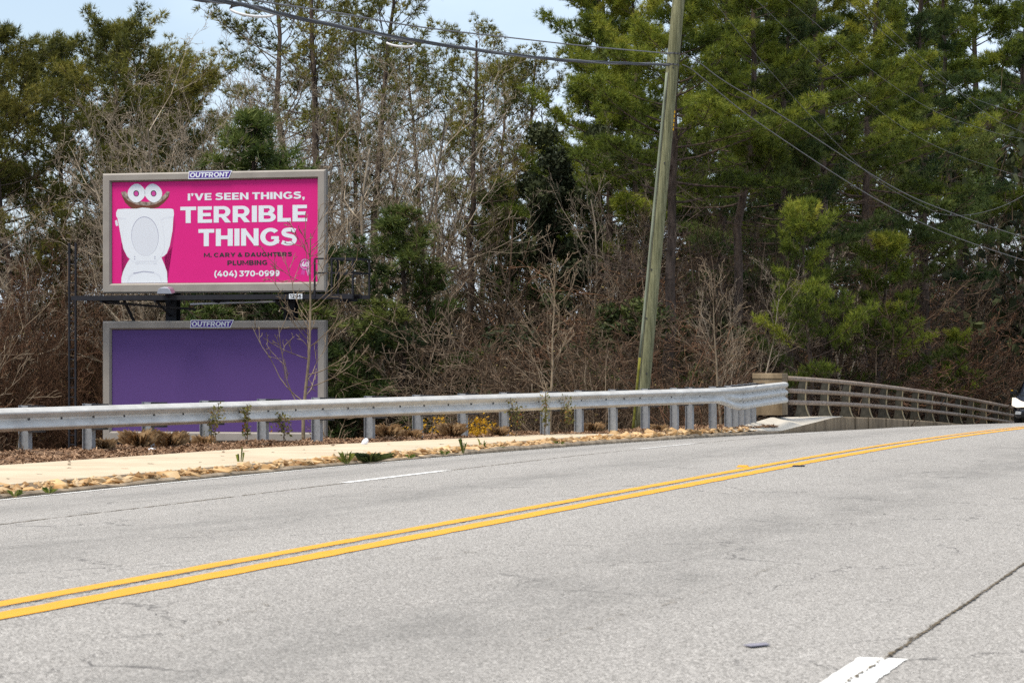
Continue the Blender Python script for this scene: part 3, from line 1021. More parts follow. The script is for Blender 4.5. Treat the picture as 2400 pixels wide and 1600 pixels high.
GLY = {
 'I': (.27, _rect(0, 0, .27, 1)), 'T': (.84, _rect(0, .78, .84, 1) + _rect(.285, 0, .555, .79)),
 'H': (.90, _rect(0, 0, .27, 1) + _rect(.63, 0, .90, 1) + _rect(.2, .39, .7, .61)),
 'N': (.92, _rect(0, 0, .26, 1) + _rect(.66, 0, .92, 1) + [[(0, 1), (.22, 1), (.92, 0), (.70, 0)]]),
 'E': (.76, _rect(0, 0, .27, 1) + _rect(.2, 0, .76, .21) + _rect(.2, .395, .69, .6) + _rect(.2, .79, .75, 1)),
 'F': (.74, _rect(0, 0, .27, 1) + _rect(.2, .37, .69, .58) + _rect(.2, .79, .74, 1)),
 'L': (.70, _rect(0, 0, .27, 1) + _rect(.2, 0, .70, .22)),
 'V': (1.02, [[(0, 1), (.29, 1), (.65, 0), (.38, 0)], [(1.02, 1), (.74, 1), (.38, 0), (.65, 0)]]),
 'A': (1.04, [[(0, 0), (.27, 0), (.66, 1), (.40, 1)], [(1.04, 0), (.76, 0), (.38, 1), (.66, 1)]] + _rect(.22, .17, .8, .36)),
 'Y': (1.0, [[(0, 1), (.29, 1), (.635, .36), (.365, .36)], [(1, 1), (.72, 1), (.365, .36), (.635, .36)]] + _rect(.365, 0, .635, .4)),
 'M': (1.16, _rect(0, 0, .21, 1) + _rect(.95, 0, 1.16, 1) + [[(0, 1), (.20, 1), (.66, .18), (.50, .18)], [(1.16, 1), (.96, 1), (.50, .18), (.66, .18)]]),
 'O': (1.10, _arc(.55, .5, .55, .52, 0, 360)), 'C': (.94, _arc(.54, .5, .54, .52, 42, 318)),
 'G': (1.0, _arc(.54, .5, .54, .52, 42, 335) + _rect(.73, .12, .98, .52) + _rect(.58, .36, .98, .53)),
 'D': (.98, _rect(0, 0, .27, 1) + _arc(.44, .5, .54, .5, -90, 90) + _rect(.2, .785, .45, 1) + _rect(.2, 0, .45, .215)),
 'B': (.90, _rect(0, 0, .27, 1) + _arc(.50, .735, .34, .265, -90, 90, .25, .18) + _arc(.52, .285, .38, .285, -90, 90, .26, .185) + _rect(.2, .82, .51, 1) + _rect(.2, .40, .53, .57) + _rect(.2, 0, .53, .185)),
 'R': (.92, _rect(0, 0, .27, 1) + _arc(.50, .66, .38, .34, -90, 90, .26, .2) + _rect(.2, .8, .51, 1) + _rect(.2, .32, .51, .52) + [[(.34, .40), (.62, .40), (.92, 0), (.61, 0)]]),
 'P': (.88, _rect(0, 0, .27, 1) + _arc(.50, .66, .38, .34, -90, 90, .26, .2) + _rect(.2, .8, .51, 1) + _rect(.2, .32, .51, .52)),
 'U': (.92, _rect(0, .4, .27, 1) + _rect(.65, .4, .92, 1) + _arc(.46, .42, .46, .44, 180, 360, .27, .23)),
 'S': (.86, _path([(.76, .83), (.60, .885), (.42, .90), (.22, .86), (.145, .74), (.20, .63), (.36, .565), (.54, .52), (.68, .44), (.715, .30), (.64, .165), (.46, .105), (.26, .11), (.05, .19)], .23)),
 '&': (1.0, _arc(.44, .77, .25, .24, 0, 360, .18, .16) + _arc(.38, .28, .38, .30, 0, 360, .24, .19) + [[(.20, .66), (.46, .66), (1.0, 0), (.70, 0)], [(.62, .3), (.84, .48), (.94, .42), (.72, .18)]]),
 '.': (.25, _rect(0, 0, .25, .25)), ',': (.25, [[(0, .25), (.25, .25), (.25, .05), (.16, -.2), (.02, -.2), (.08, 0), (0, 0)]]),
 "'": (.25, [[(0, 1.02), (.25, 1.02), (.25, .83), (.16, .6), (.03, .6), (.08, .78), (0, .78)]]),
 '-': (.42, _rect(0, .33, .42, .53)), '(': (.42, _path([(.40, 1.06), (.20, .78), (.13, .42), (.20, .08), (.40, -.2)], .25)),
 ')': (.42, _path([(.02, 1.06), (.22, .78), (.29, .42), (.22, .08), (.02, -.2)], .25)),
 '0': (.92, _arc(.46, .5, .46, .52, 0, 360)), '1': (.5, _rect(.22, 0, .49, 1) + _rect(0, .78, .3, 1)),
 '2': (.86, _path([(.08, .74), (.22, .86), (.44, .88), (.62, .78), (.62, .62), (.46, .42), (.12, .14)], .24) + _rect(.04, 0, .86, .22)),
 '3': (.86, _rect(.05, .79, .80, 1) + [[(.48, .82), (.80, .86), (.50, .52), (.24, .52)]] + _path([(.36, .53), (.58, .50), (.70, .34), (.62, .17), (.40, .105), (.22, .12), (.02, .2)], .23)),
 '4': (.98, _rect(.02, .18, .98, .39) + [[(.02, .22), (.02, .39), (.44, 1), (.74, 1), (.30, .35)]] + _rect(.55, 0, .80, .60)),
 '7': (.88, _rect(0, .78, .88, 1) + [[(.58, .85), (.88, .85), (.50, 0), (.20, 0)]] + _rect(0, .6, .22, .85)),
 '9': (.84, _nine()),
}
GLY['6'] = (.84, [('strip', [[(.84 - x, 1.0 - y) for x, y in q] for q in g[1]]) if g[0] == 'strip' else [(.84 - x, 1.0 - y) for x, y in g] for g in GLY['9'][1]])
def glyphs(body, gap=0.085):
    """heavy geometric lettering: list of (vertices x, y, lift, faces); every stroke sits a hair above the one below"""
    V, Fc, x = [], [], 0.0
    for ch in body:
        if ch == ' ':
            x += 0.30
            continue
        w, parts = GLY[ch]
        for li, g in enumerate(parts):
            quads = g[1] if g[0] == 'strip' else [g]
            for q in quads:
                o = len(V)
                V += [(a + x, b, li) for a, b in q]
                Fc.append(tuple(range(o, o + len(q))))
        x += w + gap
    return np.array(V), Fc

BW, BH, YAW = 7.59, 3.79, math.atan2(-2.4, 7.2)
FT, FS, FB = 0.27, 0.29, 0.31
PW, PH = BW - 2 * FS, BH - FT - FB
QUAD = [(338, 192), (1903, 165), (1893, 962), (310, 972)]       # the printed sheet in the enlarged view: TL, TR, BR, BL
def sheet(zx, zy):
    u, v = 0.5, 0.5
    for _ in range(12):
        def f(u, v):
            return [(QUAD[0][i] * (1 - u) + QUAD[1][i] * u) * (1 - v) + (QUAD[3][i] * (1 - u) + QUAD[2][i] * u) * v for i in (0, 1)]
        p = f(u, v); e = 1e-4
        pu, pv_ = f(u + e, v), f(u, v + e)
        a, b_, c, d_ = (pu[0] - p[0]) / e, (pv_[0] - p[0]) / e, (pu[1] - p[1]) / e, (pv_[1] - p[1]) / e
        det = a * d_ - b_ * c
        rx, ry = zx - p[0], zy - p[1]
        u += (d_ * rx - b_ * ry) / det
        v += (a * ry - c * rx) / det
    return u * PW, (1 - v) * PH

def flat_poly(name, pts, m, parent, layer):
    """a printed shape: a thin flat polygon on the sheet, layer counts millimetres of paper"""
    y = -0.0012 * layer
    b = bmesh.new()
    vs = [b.verts.new((p[0], y, p[1])) for p in pts]
    fce = b.faces.new(vs)
    bmesh.ops.triangulate(b, faces=[fce])
    bmesh.ops.recalc_face_normals(b, faces=b.faces)
    me = bpy.data.meshes.new(name)
    b.to_mesh(me)
    b.free()
    return link(name, me, m, parent)
def print_text(name, body, x0, x1, ybase, ycap, m, parent, layer, offset=0.085, space=1.0, conv=sheet):
    V, Fc = glyphs(body, offset)
    c0, c1 = 0.0, 1.0
    xa, xb = V[:, 0].min(), V[:, 0].max()
    (ux0, uy0), (ux1, uy1) = conv(x0, ybase), conv(x1, ycap)
    P = np.zeros((len(V), 3))
    P[:, 0] = ux0 + (V[:, 0] - xa) / (xb - xa) * (ux1 - ux0)
    P[:, 2] = uy0 + (V[:, 1] - c0) / (c1 - c0) * (uy1 - uy0)
    P[:, 1] = -0.0012 * layer - 0.0004 * V[:, 2]
    me = bpy.data.meshes.new(name)
    me.from_pydata(P.tolist(), [], Fc)
    return link(name, me, m, parent)

def board_frame(parent, z0, m):
    o = [(0, 0), (BW, 0), (BW, BH), (0, BH)]
    i1 = [(FS, FB), (BW - FS, FB), (BW - FS, BH - FT), (FS, BH - FT)]
    k = 0.05
    o2 = [(k, k), (BW - k, k), (BW - k, BH - k), (k, BH - k)]
    i0 = [(FS - 0.05, FB - 0.05), (BW - FS + 0.05, FB - 0.05), (BW - FS + 0.05, BH - FT + 0.05), (FS - 0.05, BH - FT + 0.05)]
    for s in range(4):
        e = (s + 1) % 4
        b = MB()
        def row(a): return [(a[s][0], a[s][1]), (a[e][0], a[e][1])]
        rows = [(row(o), 0.10), (row(o), -0.06), (row(o2), -0.11), (row(i0), -0.11), (row(i1), -0.03), (row(i1), 0.06)]
        vs = []
        g = 0.004
        for rr, y in rows:
            for q, (x, z) in enumerate(rr):
                vs.append((x, y, z + z0))
        fs = [(2 * r, 2 * r + 1, 2 * r + 3, 2 * r + 2) for r in range(5)]
        b.add(vs, fs)
        b.build('frame_side', m, parent)

def logo(parent, z0, px0, px1):
    y = -0.122
    zc = z0 + BH - FT / 2 + 0.035
    h = 0.125
    lp = empty('logo_plate')
    bpy.data.objects.remove(lp)
    b = MB()
    sk = 0.075
    b.sweep([(px0, -h), (px1, -h), (px1 + sk * 1.6, h), (px0 + 0.02, h)], [((0, -0.11, zc), (1, 0, 0), (0, 0, 1)), ((0, y, zc), (1, 0, 0), (0, 0, 1))])
    pl = b.build('logo_plate', M_PWHITE, parent)
    q = 0.025
    flat_poly('logo_field', [(px0 + q, zc - h + q), (px1 - q * .6, zc - h + q), (px1 + sk * 1.6 - q * 1.4, zc + h - q), (px0 + 0.02 + q, zc + h - q)], M_LOGO, pl, 1).location = (0, y, 0)
    V, Fc = glyphs('OUTFRONT', 0.05)
    a0, a1 = V[:, 0].min(), V[:, 0].max()
    c0, c1 = V[:, 1].min(), V[:, 1].max()
    P = np.zeros((len(V), 3))
    P[:, 0] = px0 + 0.06 + (V[:, 0] - a0) / (a1 - a0) * (px1 - px0 - 0.06)
    P[:, 2] = zc - 0.078 + (V[:, 1] - c0) / (c1 - c0) * 0.156
    P[:, 0] += (P[:, 2] - zc) * 0.12
    P[:, 1] = y - 0.006 - 0.0004 * V[:, 2]
    me = bpy.data.meshes.new('logo_lettering')
    me.from_pydata(P.tolist(), [], Fc)
    link('logo_lettering', me, M_PWHITE, pl)

cl = at(243, 690, 108.2)
BX, BY = cl.x, cl.y
GZB = gz(BX + 3.5, BY - 1.0)
def board_root(label, zoff=0.0):
    r = empty('billboard', (BX, BY, GZB), YAW)
    return tag(r, label, 'billboard')
up = board_root('upper billboard with bright pink plumbing advertisement, a toilet picture and white lettering')
low = board_root('lower billboard with a plain purple sheet in a grey frame behind the guardrail')
UZ, LZ = 3.265 - GZB, -1.40 - GZB
board_frame(up, UZ, M_FRAME)
board_frame(low, LZ, M_FRAME)
logo(up, UZ, (947 - 283) / (1980 - 283) * BW, (1255 - 283) / (1980 - 283) * BW)
logo(low, LZ, (962 - 275) / (1993 - 275) * BW, (1272 - 275) / (1993 - 275) * BW)
for root, z0, m in ((up, UZ, M_PINK), (low, LZ, M_PURPLE)):
    b = MB().box((PW / 2, 0.01, PH / 2), (PW - 0.02, 0.02, PH - 0.02))
    s_ = b.build('poster', m, root)
    s_.location = (FS, -0.005, z0 + FB)
    MB().box((BW / 2, 0.085, z0 + BH / 2), (BW - 0.1, 0.05, BH - 0.1)).build('backing_panel', M_BLACK, root)
    if root is up: sheet_up = s_
S = sheet_up
for body, x0, x1, yb, yc, m, of, sp in (("I'VE SEEN THINGS,", 918, 1803, 334, 266, M_PWHITE, 0.10, 1.0), ('TERRIBLE', 856, 1820, 508, 368, M_PWHITE, 0.085, 1.02),
                                ('THINGS', 990, 1740, 686, 545, M_PWHITE, 0.085, 1.02), ('M. CARY & DAUGHTERS', 1030, 1700, 769, 731, M_PDARK, 0.13, 1.0),
                                ('PLUMBING', 1208, 1514, 832, 793, M_PDARK, 0.13, 1.0), ('(404) 370-0999', 1106, 1605, 920, 872, M_PWHITE, 0.10, 1.0)):
    xm = (x0 + x1) / 2
    print_text('lettering', body, x0, x1, yb, yc, m, S, 4, of, sp)
def shp(name, pts, m, layer): return flat_poly(name, [sheet(*p) for p in pts], m, S, layer)
def ell(cx, cy, rx, ry, n=40, a0=0, a1=360, rot=0):
    out = []
    for k in range(n):
        a = math.radians(a0 + (a1 - a0) * k / n)
        out.append((cx + rx * math.cos(a), cy + ry * math.sin(a)))
    return out
def ring(cx, cy, rx, ry, ix, iy, dy=0, n=40):
    return ell(cx, cy, rx, ry, n)
# printed toilet picture
shp('picture_shade', [(372, 440), (400, 395), (800, 395), (818, 520), (790, 690), (725, 770), (748, 900), (742, 965), (388, 968), (400, 880), (440, 790), (395, 660)], M_PSH, 1.0)
bowl = [(405, 268), (440, 262), (470, 300), (520, 335), (600, 345), (680, 335), (735, 290), (760, 262), (783, 268), (770, 310), (735, 350), (690, 385), (620, 400), (540, 400), (480, 392), (435, 350), (415, 305)]
shp('picture_bowl', bowl, M_PBOWL, 1.4)
shp('picture_bark', [(405, 268), (440, 262), (470, 300), (520, 335), (600, 345), (680, 335), (735, 290), (760, 262), (783, 268), (765, 300), (725, 335), (670, 362), (600, 374), (520, 364), (460, 335), (420, 300)], M_PBARK, 1.8)
for cx, tilt in ((525, -10), (655, 8)):
    shp('picture_roll', [(cx + (62 + 6 * math.cos(2 * math.radians(a))) * math.cos(math.radians(a)) + tilt * math.sin(math.radians(a)) * .4, 276 + 72 * math.sin(math.radians(a))) for a in range(0, 360, 8)], M_PWHITE, 2.2)
    shp('picture_roll_core', ell(cx + (-2 if tilt < 0 else 2), 279, 22, 24), M_PDARK, 2.6)
    shp('picture_roll_hole', ell(cx + (-2 if tilt < 0 else 2), 280, 16, 18), M_PPINK2, 3.0)
tank = [(362, 425), (375, 400), (430, 396), (790, 396), (806, 402), (809, 440), (803, 470), (795, 560), (770, 680), (745, 740), (720, 762), (700, 770), (470, 775), (445, 765), (425, 735), (400, 660), (385, 560), (372, 470), (362, 455)]
shp('picture_tank', tank, M_PWHITE, 1.8)
shp('picture_tank_edge', [(370, 462), (440, 468), (480, 490), (470, 500), (438, 480), (372, 474)], M_PG1, 2.2)
shp('picture_tank_edge', [(800, 455), (730, 462), (690, 490), (700, 500), (735, 474), (800, 468)], M_PG1, 2.2)
shp('picture_handle', [(352, 488), (368, 482), (376, 525), (360, 530), (354, 515)], M_PG1, 2.2)
base = [(468, 765), (700, 765), (722, 820), (742, 880), (744, 966), (384, 968), (386, 930), (400, 880), (430, 820)]
shp('picture_base', base, M_PWHITE, 2.0)
lid = [(568, 388), (620, 392), (660, 410), (695, 450), (712, 500), (722, 560), (728, 640), (722, 720), (700, 760), (660, 800), (640, 818), (510, 818), (480, 800), (440, 760), (412, 700), (404, 640), (410, 560), (430, 490), (465, 430), (510, 398)]
shp('picture_lid_edge', [(x + (4 if x > 565 else -4), y + 3) for x, y in lid], M_PG1, 2.4)
shp('picture_lid', lid, M_PWHITE, 2.8)
shp('picture_seat_ring', ell(580, 608, 106, 152), M_PG2, 3.2)
shp('picture_seat_centre', ell(580, 611, 103, 149), M_PG1, 3.6)
shp('picture_hinge', [(500, 798), (660, 792), (664, 806), (500, 812)], M_PG1, 3.4)
for hx in (505, 640): shp('picture_hinge', [(hx, 795), (hx + 20, 793), (hx + 22, 822), (hx, 824)], M_PG1, 3.8)
for hx, hy in ((495, 765), (495, 783), (652, 765), (652, 780)): shp('picture_screw', ell(hx, hy, 5, 5, 10), M_PG2, 3.4)
shp('picture_rim_shade', [(425, 966), (440, 915), (480, 885), (560, 872), (640, 880), (690, 908), (706, 964)], M_PG1, 2.4)
shp('picture_rim', [(440, 966), (455, 925), (490, 900), (560, 886), (640, 896), (680, 918), (694, 964)], M_PWHITE, 2.8)
shp('picture_rim_line', [(480, 890), (560, 876), (640, 884), (640, 890), (560, 882), (482, 898)], M_PG2, 3.2)
# rosette
rb = M_PROSE
shp('rosette_ribbon', [(1775, 860), (1800, 868), (1790, 915), (1778, 900), (1764, 910)], M_PPINK2, 1.6)
shp('rosette_ribbon', [(1805, 868), (1832, 858), (1843, 900), (1828, 897), (1818, 918)], rb, 1.6)
shp('rosette_rim', ell(1798, 826, 42, 44), M_PDARK, 2.0)
shp('rosette_disc', ell(1798, 825, 39, 41), rb, 2.4)
shp('rosette_ring', ell(1798, 825, 32, 34), M_PPINK2, 2.8)
print_text('rosette_lettering', '40', 1772, 1826, 846, 806, M_PWHITE, S, 4, 0.05)

# steel behind and below the boards
for px in (391, 668):
    u = (px - 243) / (766 - 243) * BW
    zt = UZ + BH - 0.4
    b = MB().box((u, 0.40, zt / 2 - 0.5), (0.36, 0.03, zt + 1)).box((u, 0.72, zt / 2 - 0.5), (0.36, 0.03, zt + 1)).box((u, 0.56, zt / 2 - 0.5), (0.025, 0.29, zt + 1))
    b.build('column', M_BLACK, up)
for z in (UZ + 0.6, UZ + 2.0, UZ + 3.3):
    MB().box((BW / 2, 0.24, z), (BW - 0.6, 0.14, 0.14)).build('stringer', M_BLACK, up)
for z in (LZ + 0.6, LZ + 2.0, LZ + 3.3):
    MB().box((BW / 2, 0.24, z), (BW - 0.6, 0.14, 0.14)).build('stringer', M_BLACK, low)
for u in (0.9, 2.15, 3.6, 5.0, 6.17):
    MB().box((u, 0.13, LZ / 2 - 0.3), (0.12, 0.12, LZ + 0.7)).build('leg', M_BLACK, low)
MB().box((BW / 2, 0.0, LZ - 0.18), (BW - 0.3, 0.06, 0.28)).build('skirt_board', M_BLACK, low)
CZ = UZ - 0.16            # catwalk
ua, ub = -0.72, BW + 1.22
cat = MB().box(((ua + ub) / 2, -0.85, CZ), (ub - ua, 0.06, 0.15)).box(((ua + ub) / 2, -0.18, CZ), (ub - ua, 0.06, 0.15)).build('catwalk', M_BLACK, up)
for k in range(5):
    MB().box(((ua + ub) / 2, -0.75 + k * 0.12, CZ + 0.06), (ub - ua - 0.1, 0.09, 0.025)).build('plank', M_BLACK, cat)
for u in (2.15, 4.1, 6.17, 0.3, 8.4):
    b = MB().bar((u, -0.85, CZ - 0.1), (u, 0.45, CZ - 0.1), 0.08, 0.09)
    b.bar((u, -0.7, CZ - 0.12), (u, 0.35, CZ - 0.55) if u in (2.15, 6.17) else (u, -0.2, CZ - 0.16), 0.05, 0.06)
    b.build('bracket', M_BLACK, cat)
MB().bar((1.35, 0.3, CZ - 0.02), (0.85, -0.2, CZ - 0.02), 0.06, 0.06).bar((0.82, -0.3, CZ - 0.02), (1.0, 0.25, CZ - 0.85), 0.07, 0.07).build('brace', M_BLACK, up)
MB().bar((0.3, -0.5, CZ - 0.13), (3.0, 0.4, CZ - 0.35), 0.06, 0.07).build('brace', M_BLACK, up)
MB().bar((3.2, -0.5, CZ - 0.2), (6.0, 0.1, CZ - 0.12), 0.05, 0.05).build('conduit', M_LAMP, up)
# railing at the end of the catwalk
hr = MB()
for y in (-0.88, 0.55):
    for z in (1.16, 0.72):
        hr.bar((7.54 if y < 0 else BW + 0.1, y, CZ + z), (ub, y, CZ + z), 0.05, 0.05)
for z in (1.16, 0.72): hr.bar((ub, -0.88, CZ + z), (ub, 0.55, CZ + z), 0.05, 0.05)
hr.bar((BW + 0.05, -0.15, CZ), (ub, -0.15, CZ), 0.06, 0.1).bar((BW, 0.55, CZ), (ub, 0.55, CZ), 0.06, 0.12)
hand = hr.build('handrail', M_BLACK, up)
for u, y in ((7.54, -0.88), (8.1, -0.88), (ub - 0.02, -0.88), (7.75, 0.55), (8.25, 0.55), (ub - 0.02, 0.55)):
    MB().box((u, y, CZ + 0.58), (0.05, 0.05, 1.16)).build('handrail_post', M_BLACK, hand)
# ladder
lx, ly = -0.80, -0.6
la = MB()
for o in (-0.11, 0.11): la.box((lx + o, ly, (UZ + 1.6) / 2), (0.05, 0.07, UZ + 1.6))
lad = la.build('ladder', M_BLACK, up)
for k in range(int((UZ + 1.0) / 0.3)):
    MB().box((lx, ly, 0.3 + k * 0.3), (0.20, 0.028, 0.028)).build('rung', M_BLACK, lad)
# flood lamp and number plate
u = (425 - 243) / 523 * BW
lamp = MB()
lamp.sweep([(-0.24, 0), (-0.20, 0.15), (-0.12, 0.20), (0.12, 0.20), (0.20, 0.15), (0.27, 0)], [((u, -1.25, CZ + 0.10), (1, 0, 0), (0, 0, 1)), ((u, -0.95, CZ + 0.14), (1, 0, 0), (0, 0, 1))])
lo = lamp.build('flood_lamp', M_LAMP, up, bevel=0.02)
MB().bar((u, -1.1, CZ + 0.08), (u, -0.85, CZ), 0.04, 0.04).build('lamp_arm', M_BLACK, lo)
n0 = (705 - 243) / 523 * BW
pl = MB().box((n0 + 0.21, -0.89, CZ + 0.01), (0.44, 0.012, 0.15)).build('number_plate', M_PWHITE, up)
V, Fc = glyphs('1296', 0.12)
P = np.zeros((len(V), 3))
P[:, 0] = n0 + 0.02 + (V[:, 0] - V[:, 0].min()) / np.ptp(V[:, 0]) * 0.38
P[:, 2] = CZ + 0.01 - 0.055 + (V[:, 1] - V[:, 1].min()) / np.ptp(V[:, 1]) * 0.11
P[:, 1] = -0.899 - 0.0004 * V[:, 2]
me = bpy.data.meshes.new('plate_digits'); me.from_pydata(P.tolist(), [], Fc)
link('plate_digits', me, M_BLACK, pl)
# ------------------------------------------------------------------ trees and undergrowth
def tube_arrays(segs, n):
    """segs: rows of x0 y0 z0 x1 y1 z1 r0 r1 -> prism vertices and quads"""
    S_ = np.asarray(segs, float)
    a, b, r0, r1 = S_[:, :3], S_[:, 3:6], S_[:, 6], S_[:, 7]
    d = b - a
    d /= np.maximum(np.linalg.norm(d, axis=1), 1e-6)[:, None]
    ref = np.where(np.abs(d[:, 2:3]) > 0.9, np.array([[1.0, 0, 0]]), np.array([[0, 0, 1.0]]))
    u = np.cross(d, ref)
    u /= np.linalg.norm(u, axis=1)[:, None]
    w = np.cross(d, u)
    an = np.arange(n) * 2 * np.pi / n
    ring_ = u[:, None, :] * np.cos(an)[None, :, None] + w[:, None, :] * np.sin(an)[None, :, None]
    V = np.concatenate([a[:, None, :] + ring_ * r0[:, None, None], b[:, None, :] + ring_ * r1[:, None, None]], 1).reshape(-1, 3)
    k = np.arange(n)
    q = np.stack([k, (k + 1) % n, n + (k + 1) % n, n + k], -1)
    Q = (np.arange(len(S_)) * 2 * n)[:, None, None] + q[None]
    return V, Q.reshape(-1, 4)

def wood_mesh(name, segs, tint_rng, n=None):
    segs = np.asarray(segs, float)
    big = segs[:, 6] > 0.035
    Vs, Qs, Ts, off = [], [], [], 0
    for sel, k in ((big, 7), (~big, 3)):
        s = segs[sel]
        if not len(s): continue
        V, Q = tube_arrays(s, n or k)
        Vs.append(V); Qs.append(Q + off); off += len(V)
        Ts.append(np.repeat(tint_rng.random(len(s)), 2 * (n or k)))
    return np_mesh(name, np.concatenate(Vs), np.concatenate(Qs), smooth=True, tint=np.concatenate(Ts))

def vnorm(x, y, z):
    l = math.sqrt(x * x + y * y + z * z) or 1
    return x / l, y / l, z / l
def deflect(r, d, ang):
    """a direction at roughly ang radians from d, any way round"""
    while True:
        v = (r.gauss(0, 1), r.gauss(0, 1), r.gauss(0, 1))
        k = v[0] * d[0] + v[1] * d[1] + v[2] * d[2]
        v = (v[0] - k * d[0], v[1] - k * d[1], v[2] - k * d[2])
        l = math.sqrt(v[0] ** 2 + v[1] ** 2 + v[2] ** 2)
        if l > 0.1: break
    c, s = math.cos(ang), math.sin(ang) / l
    return vnorm(d[0] * c + v[0] * s, d[1] * c + v[1] * s, d[2] * c + v[2] * s)
def grow(r, p, d, Ln, rad, lv, P, segs, tips=None):
    n = P['n'][lv]
    st = Ln / n
    nodes = [(p, d, rad)]
    tap = P['tap'][lv]
    for i in range(n):
        w = P['wob'][lv]
        d = vnorm(d[0] + r.gauss(0, w), d[1] + r.gauss(0, w), d[2] + r.gauss(0, w) + P['up'][lv])
        q = (p[0] + d[0] * st, p[1] + d[1] * st, p[2] + d[2] * st)
        r0 = max(P['min'], rad * (1 - (1 - tap) * i / n)); r1 = max(P['min'], rad * (1 - (1 - tap) * (i + 1) / n))
        segs.append((*p, *q, r0, r1))
        p = q
        nodes.append((p, d, r1))
    if tips is not None and lv >= P.get('tiplv', 2): tips.append((p, d))
    if lv + 1 < len(P['n']):
        k = P['kids'][lv]
        for j in range(k):
            f = P['from'][lv] + (1 - P['from'][lv]) * (j + r.random()) / k
            i = min(int(f * n), n - 1); g = f * n - i
            a, b = nodes[i], nodes[i + 1]
            q = tuple(a[0][c] + (b[0][c] - a[0][c]) * g for c in range(3))
            cd = deflect(r, b[1], P['ang'][lv] * r.uniform(0.7, 1.3))
            L2 = Ln * P['rat'][lv] * r.uniform(0.6, 1.15) * (1 - P.get('short', 0.55) * (f - P['from'][lv]))
            grow(r, q, cd, L2, min(a[2] * 0.75, max(P['min'], a[2] * P['rr'][lv])), lv + 1, P, segs, tips)

BARE = dict(n=[12, 8, 6, 4, 3], wob=[.09, .16, .2, .22, .25], up=[.02, .09, .07, .05, .03], tap=[.25, .3, .35, .5, .7], kids=[13, 6, 5, 3], ang=[.75, .65, .65, .6],
            rat=[.44, .5, .5, .48], rr=[.55, .58, .6, .65], min=.0055, short=.5)
BARE['from'] = [.28, .2, .2, .15]
def bare_tree(name, seed, h, rad, m_tw, lean=(0, 0), P=BARE, fork=0):
    r = random.Random(seed)
    segs = []
    d = vnorm(lean[0], lean[1], 1)
    if fork:
        for k in range(fork):
            a = 6.28 * k / fork + r.random()
            grow(r, (0, 0, -0.3), vnorm(lean[0] + .22 * math.cos(a), lean[1] + .22 * math.sin(a), 1), h * r.uniform(.8, 1), rad * .75, 0, P, segs)
    else:
        grow(r, (0, 0, -0.3), d, h, rad, 0, P, segs)
    S_ = np.array(segs)
    big = S_[:, 6] > 0.03
    o = empty(name)
    rr = np.random.default_rng(seed)
    link('trunk', wood_mesh('trunk', S_[big], rr), m_tw, o)
    link('crown', wood_mesh('crown', S_[~big], rr), m_tw, o)
    o['h'] = float(S_[:, 5].max())
    return o

def tufts(name, pts, dirs, L0, w0, nb, seed, tint=None, spread=0.95):
    """needle tufts: nb narrow blades fanning from each twig end"""
    r = np.random.default_rng(seed)
    P = np.asarray(pts, float); D = np.asarray(dirs, float)
    n = len(P)
    P = np.repeat(P, nb, 0); D = np.repeat(D, nb, 0)
    v = D + r.normal(0, spread * 0.62, (n * nb, 3))
    v /= np.linalg.norm(v, axis=1)[:, None]
    L_ = (L0 * r.uniform(0.65, 1.2, n * nb))[:, None]
    sd = np.cross(v, r.normal(0, 1, (n * nb, 3)))
    sd /= np.linalg.norm(sd, axis=1)[:, None]
    sd *= (w0 * r.uniform(0.7, 1.3, n * nb))[:, None] * 0.5
    V = np.stack([P - sd, P + sd, P + v * L_], 1).reshape(-1, 3)
    T = np.repeat(np.repeat(tint if tint is not None else r.random(n), nb) + r.normal(0, 0.10, n * nb), 3)
    return np_mesh(name, V, np.arange(3 * n * nb).reshape(-1, 3), tint=np.clip(T, 0, 1))

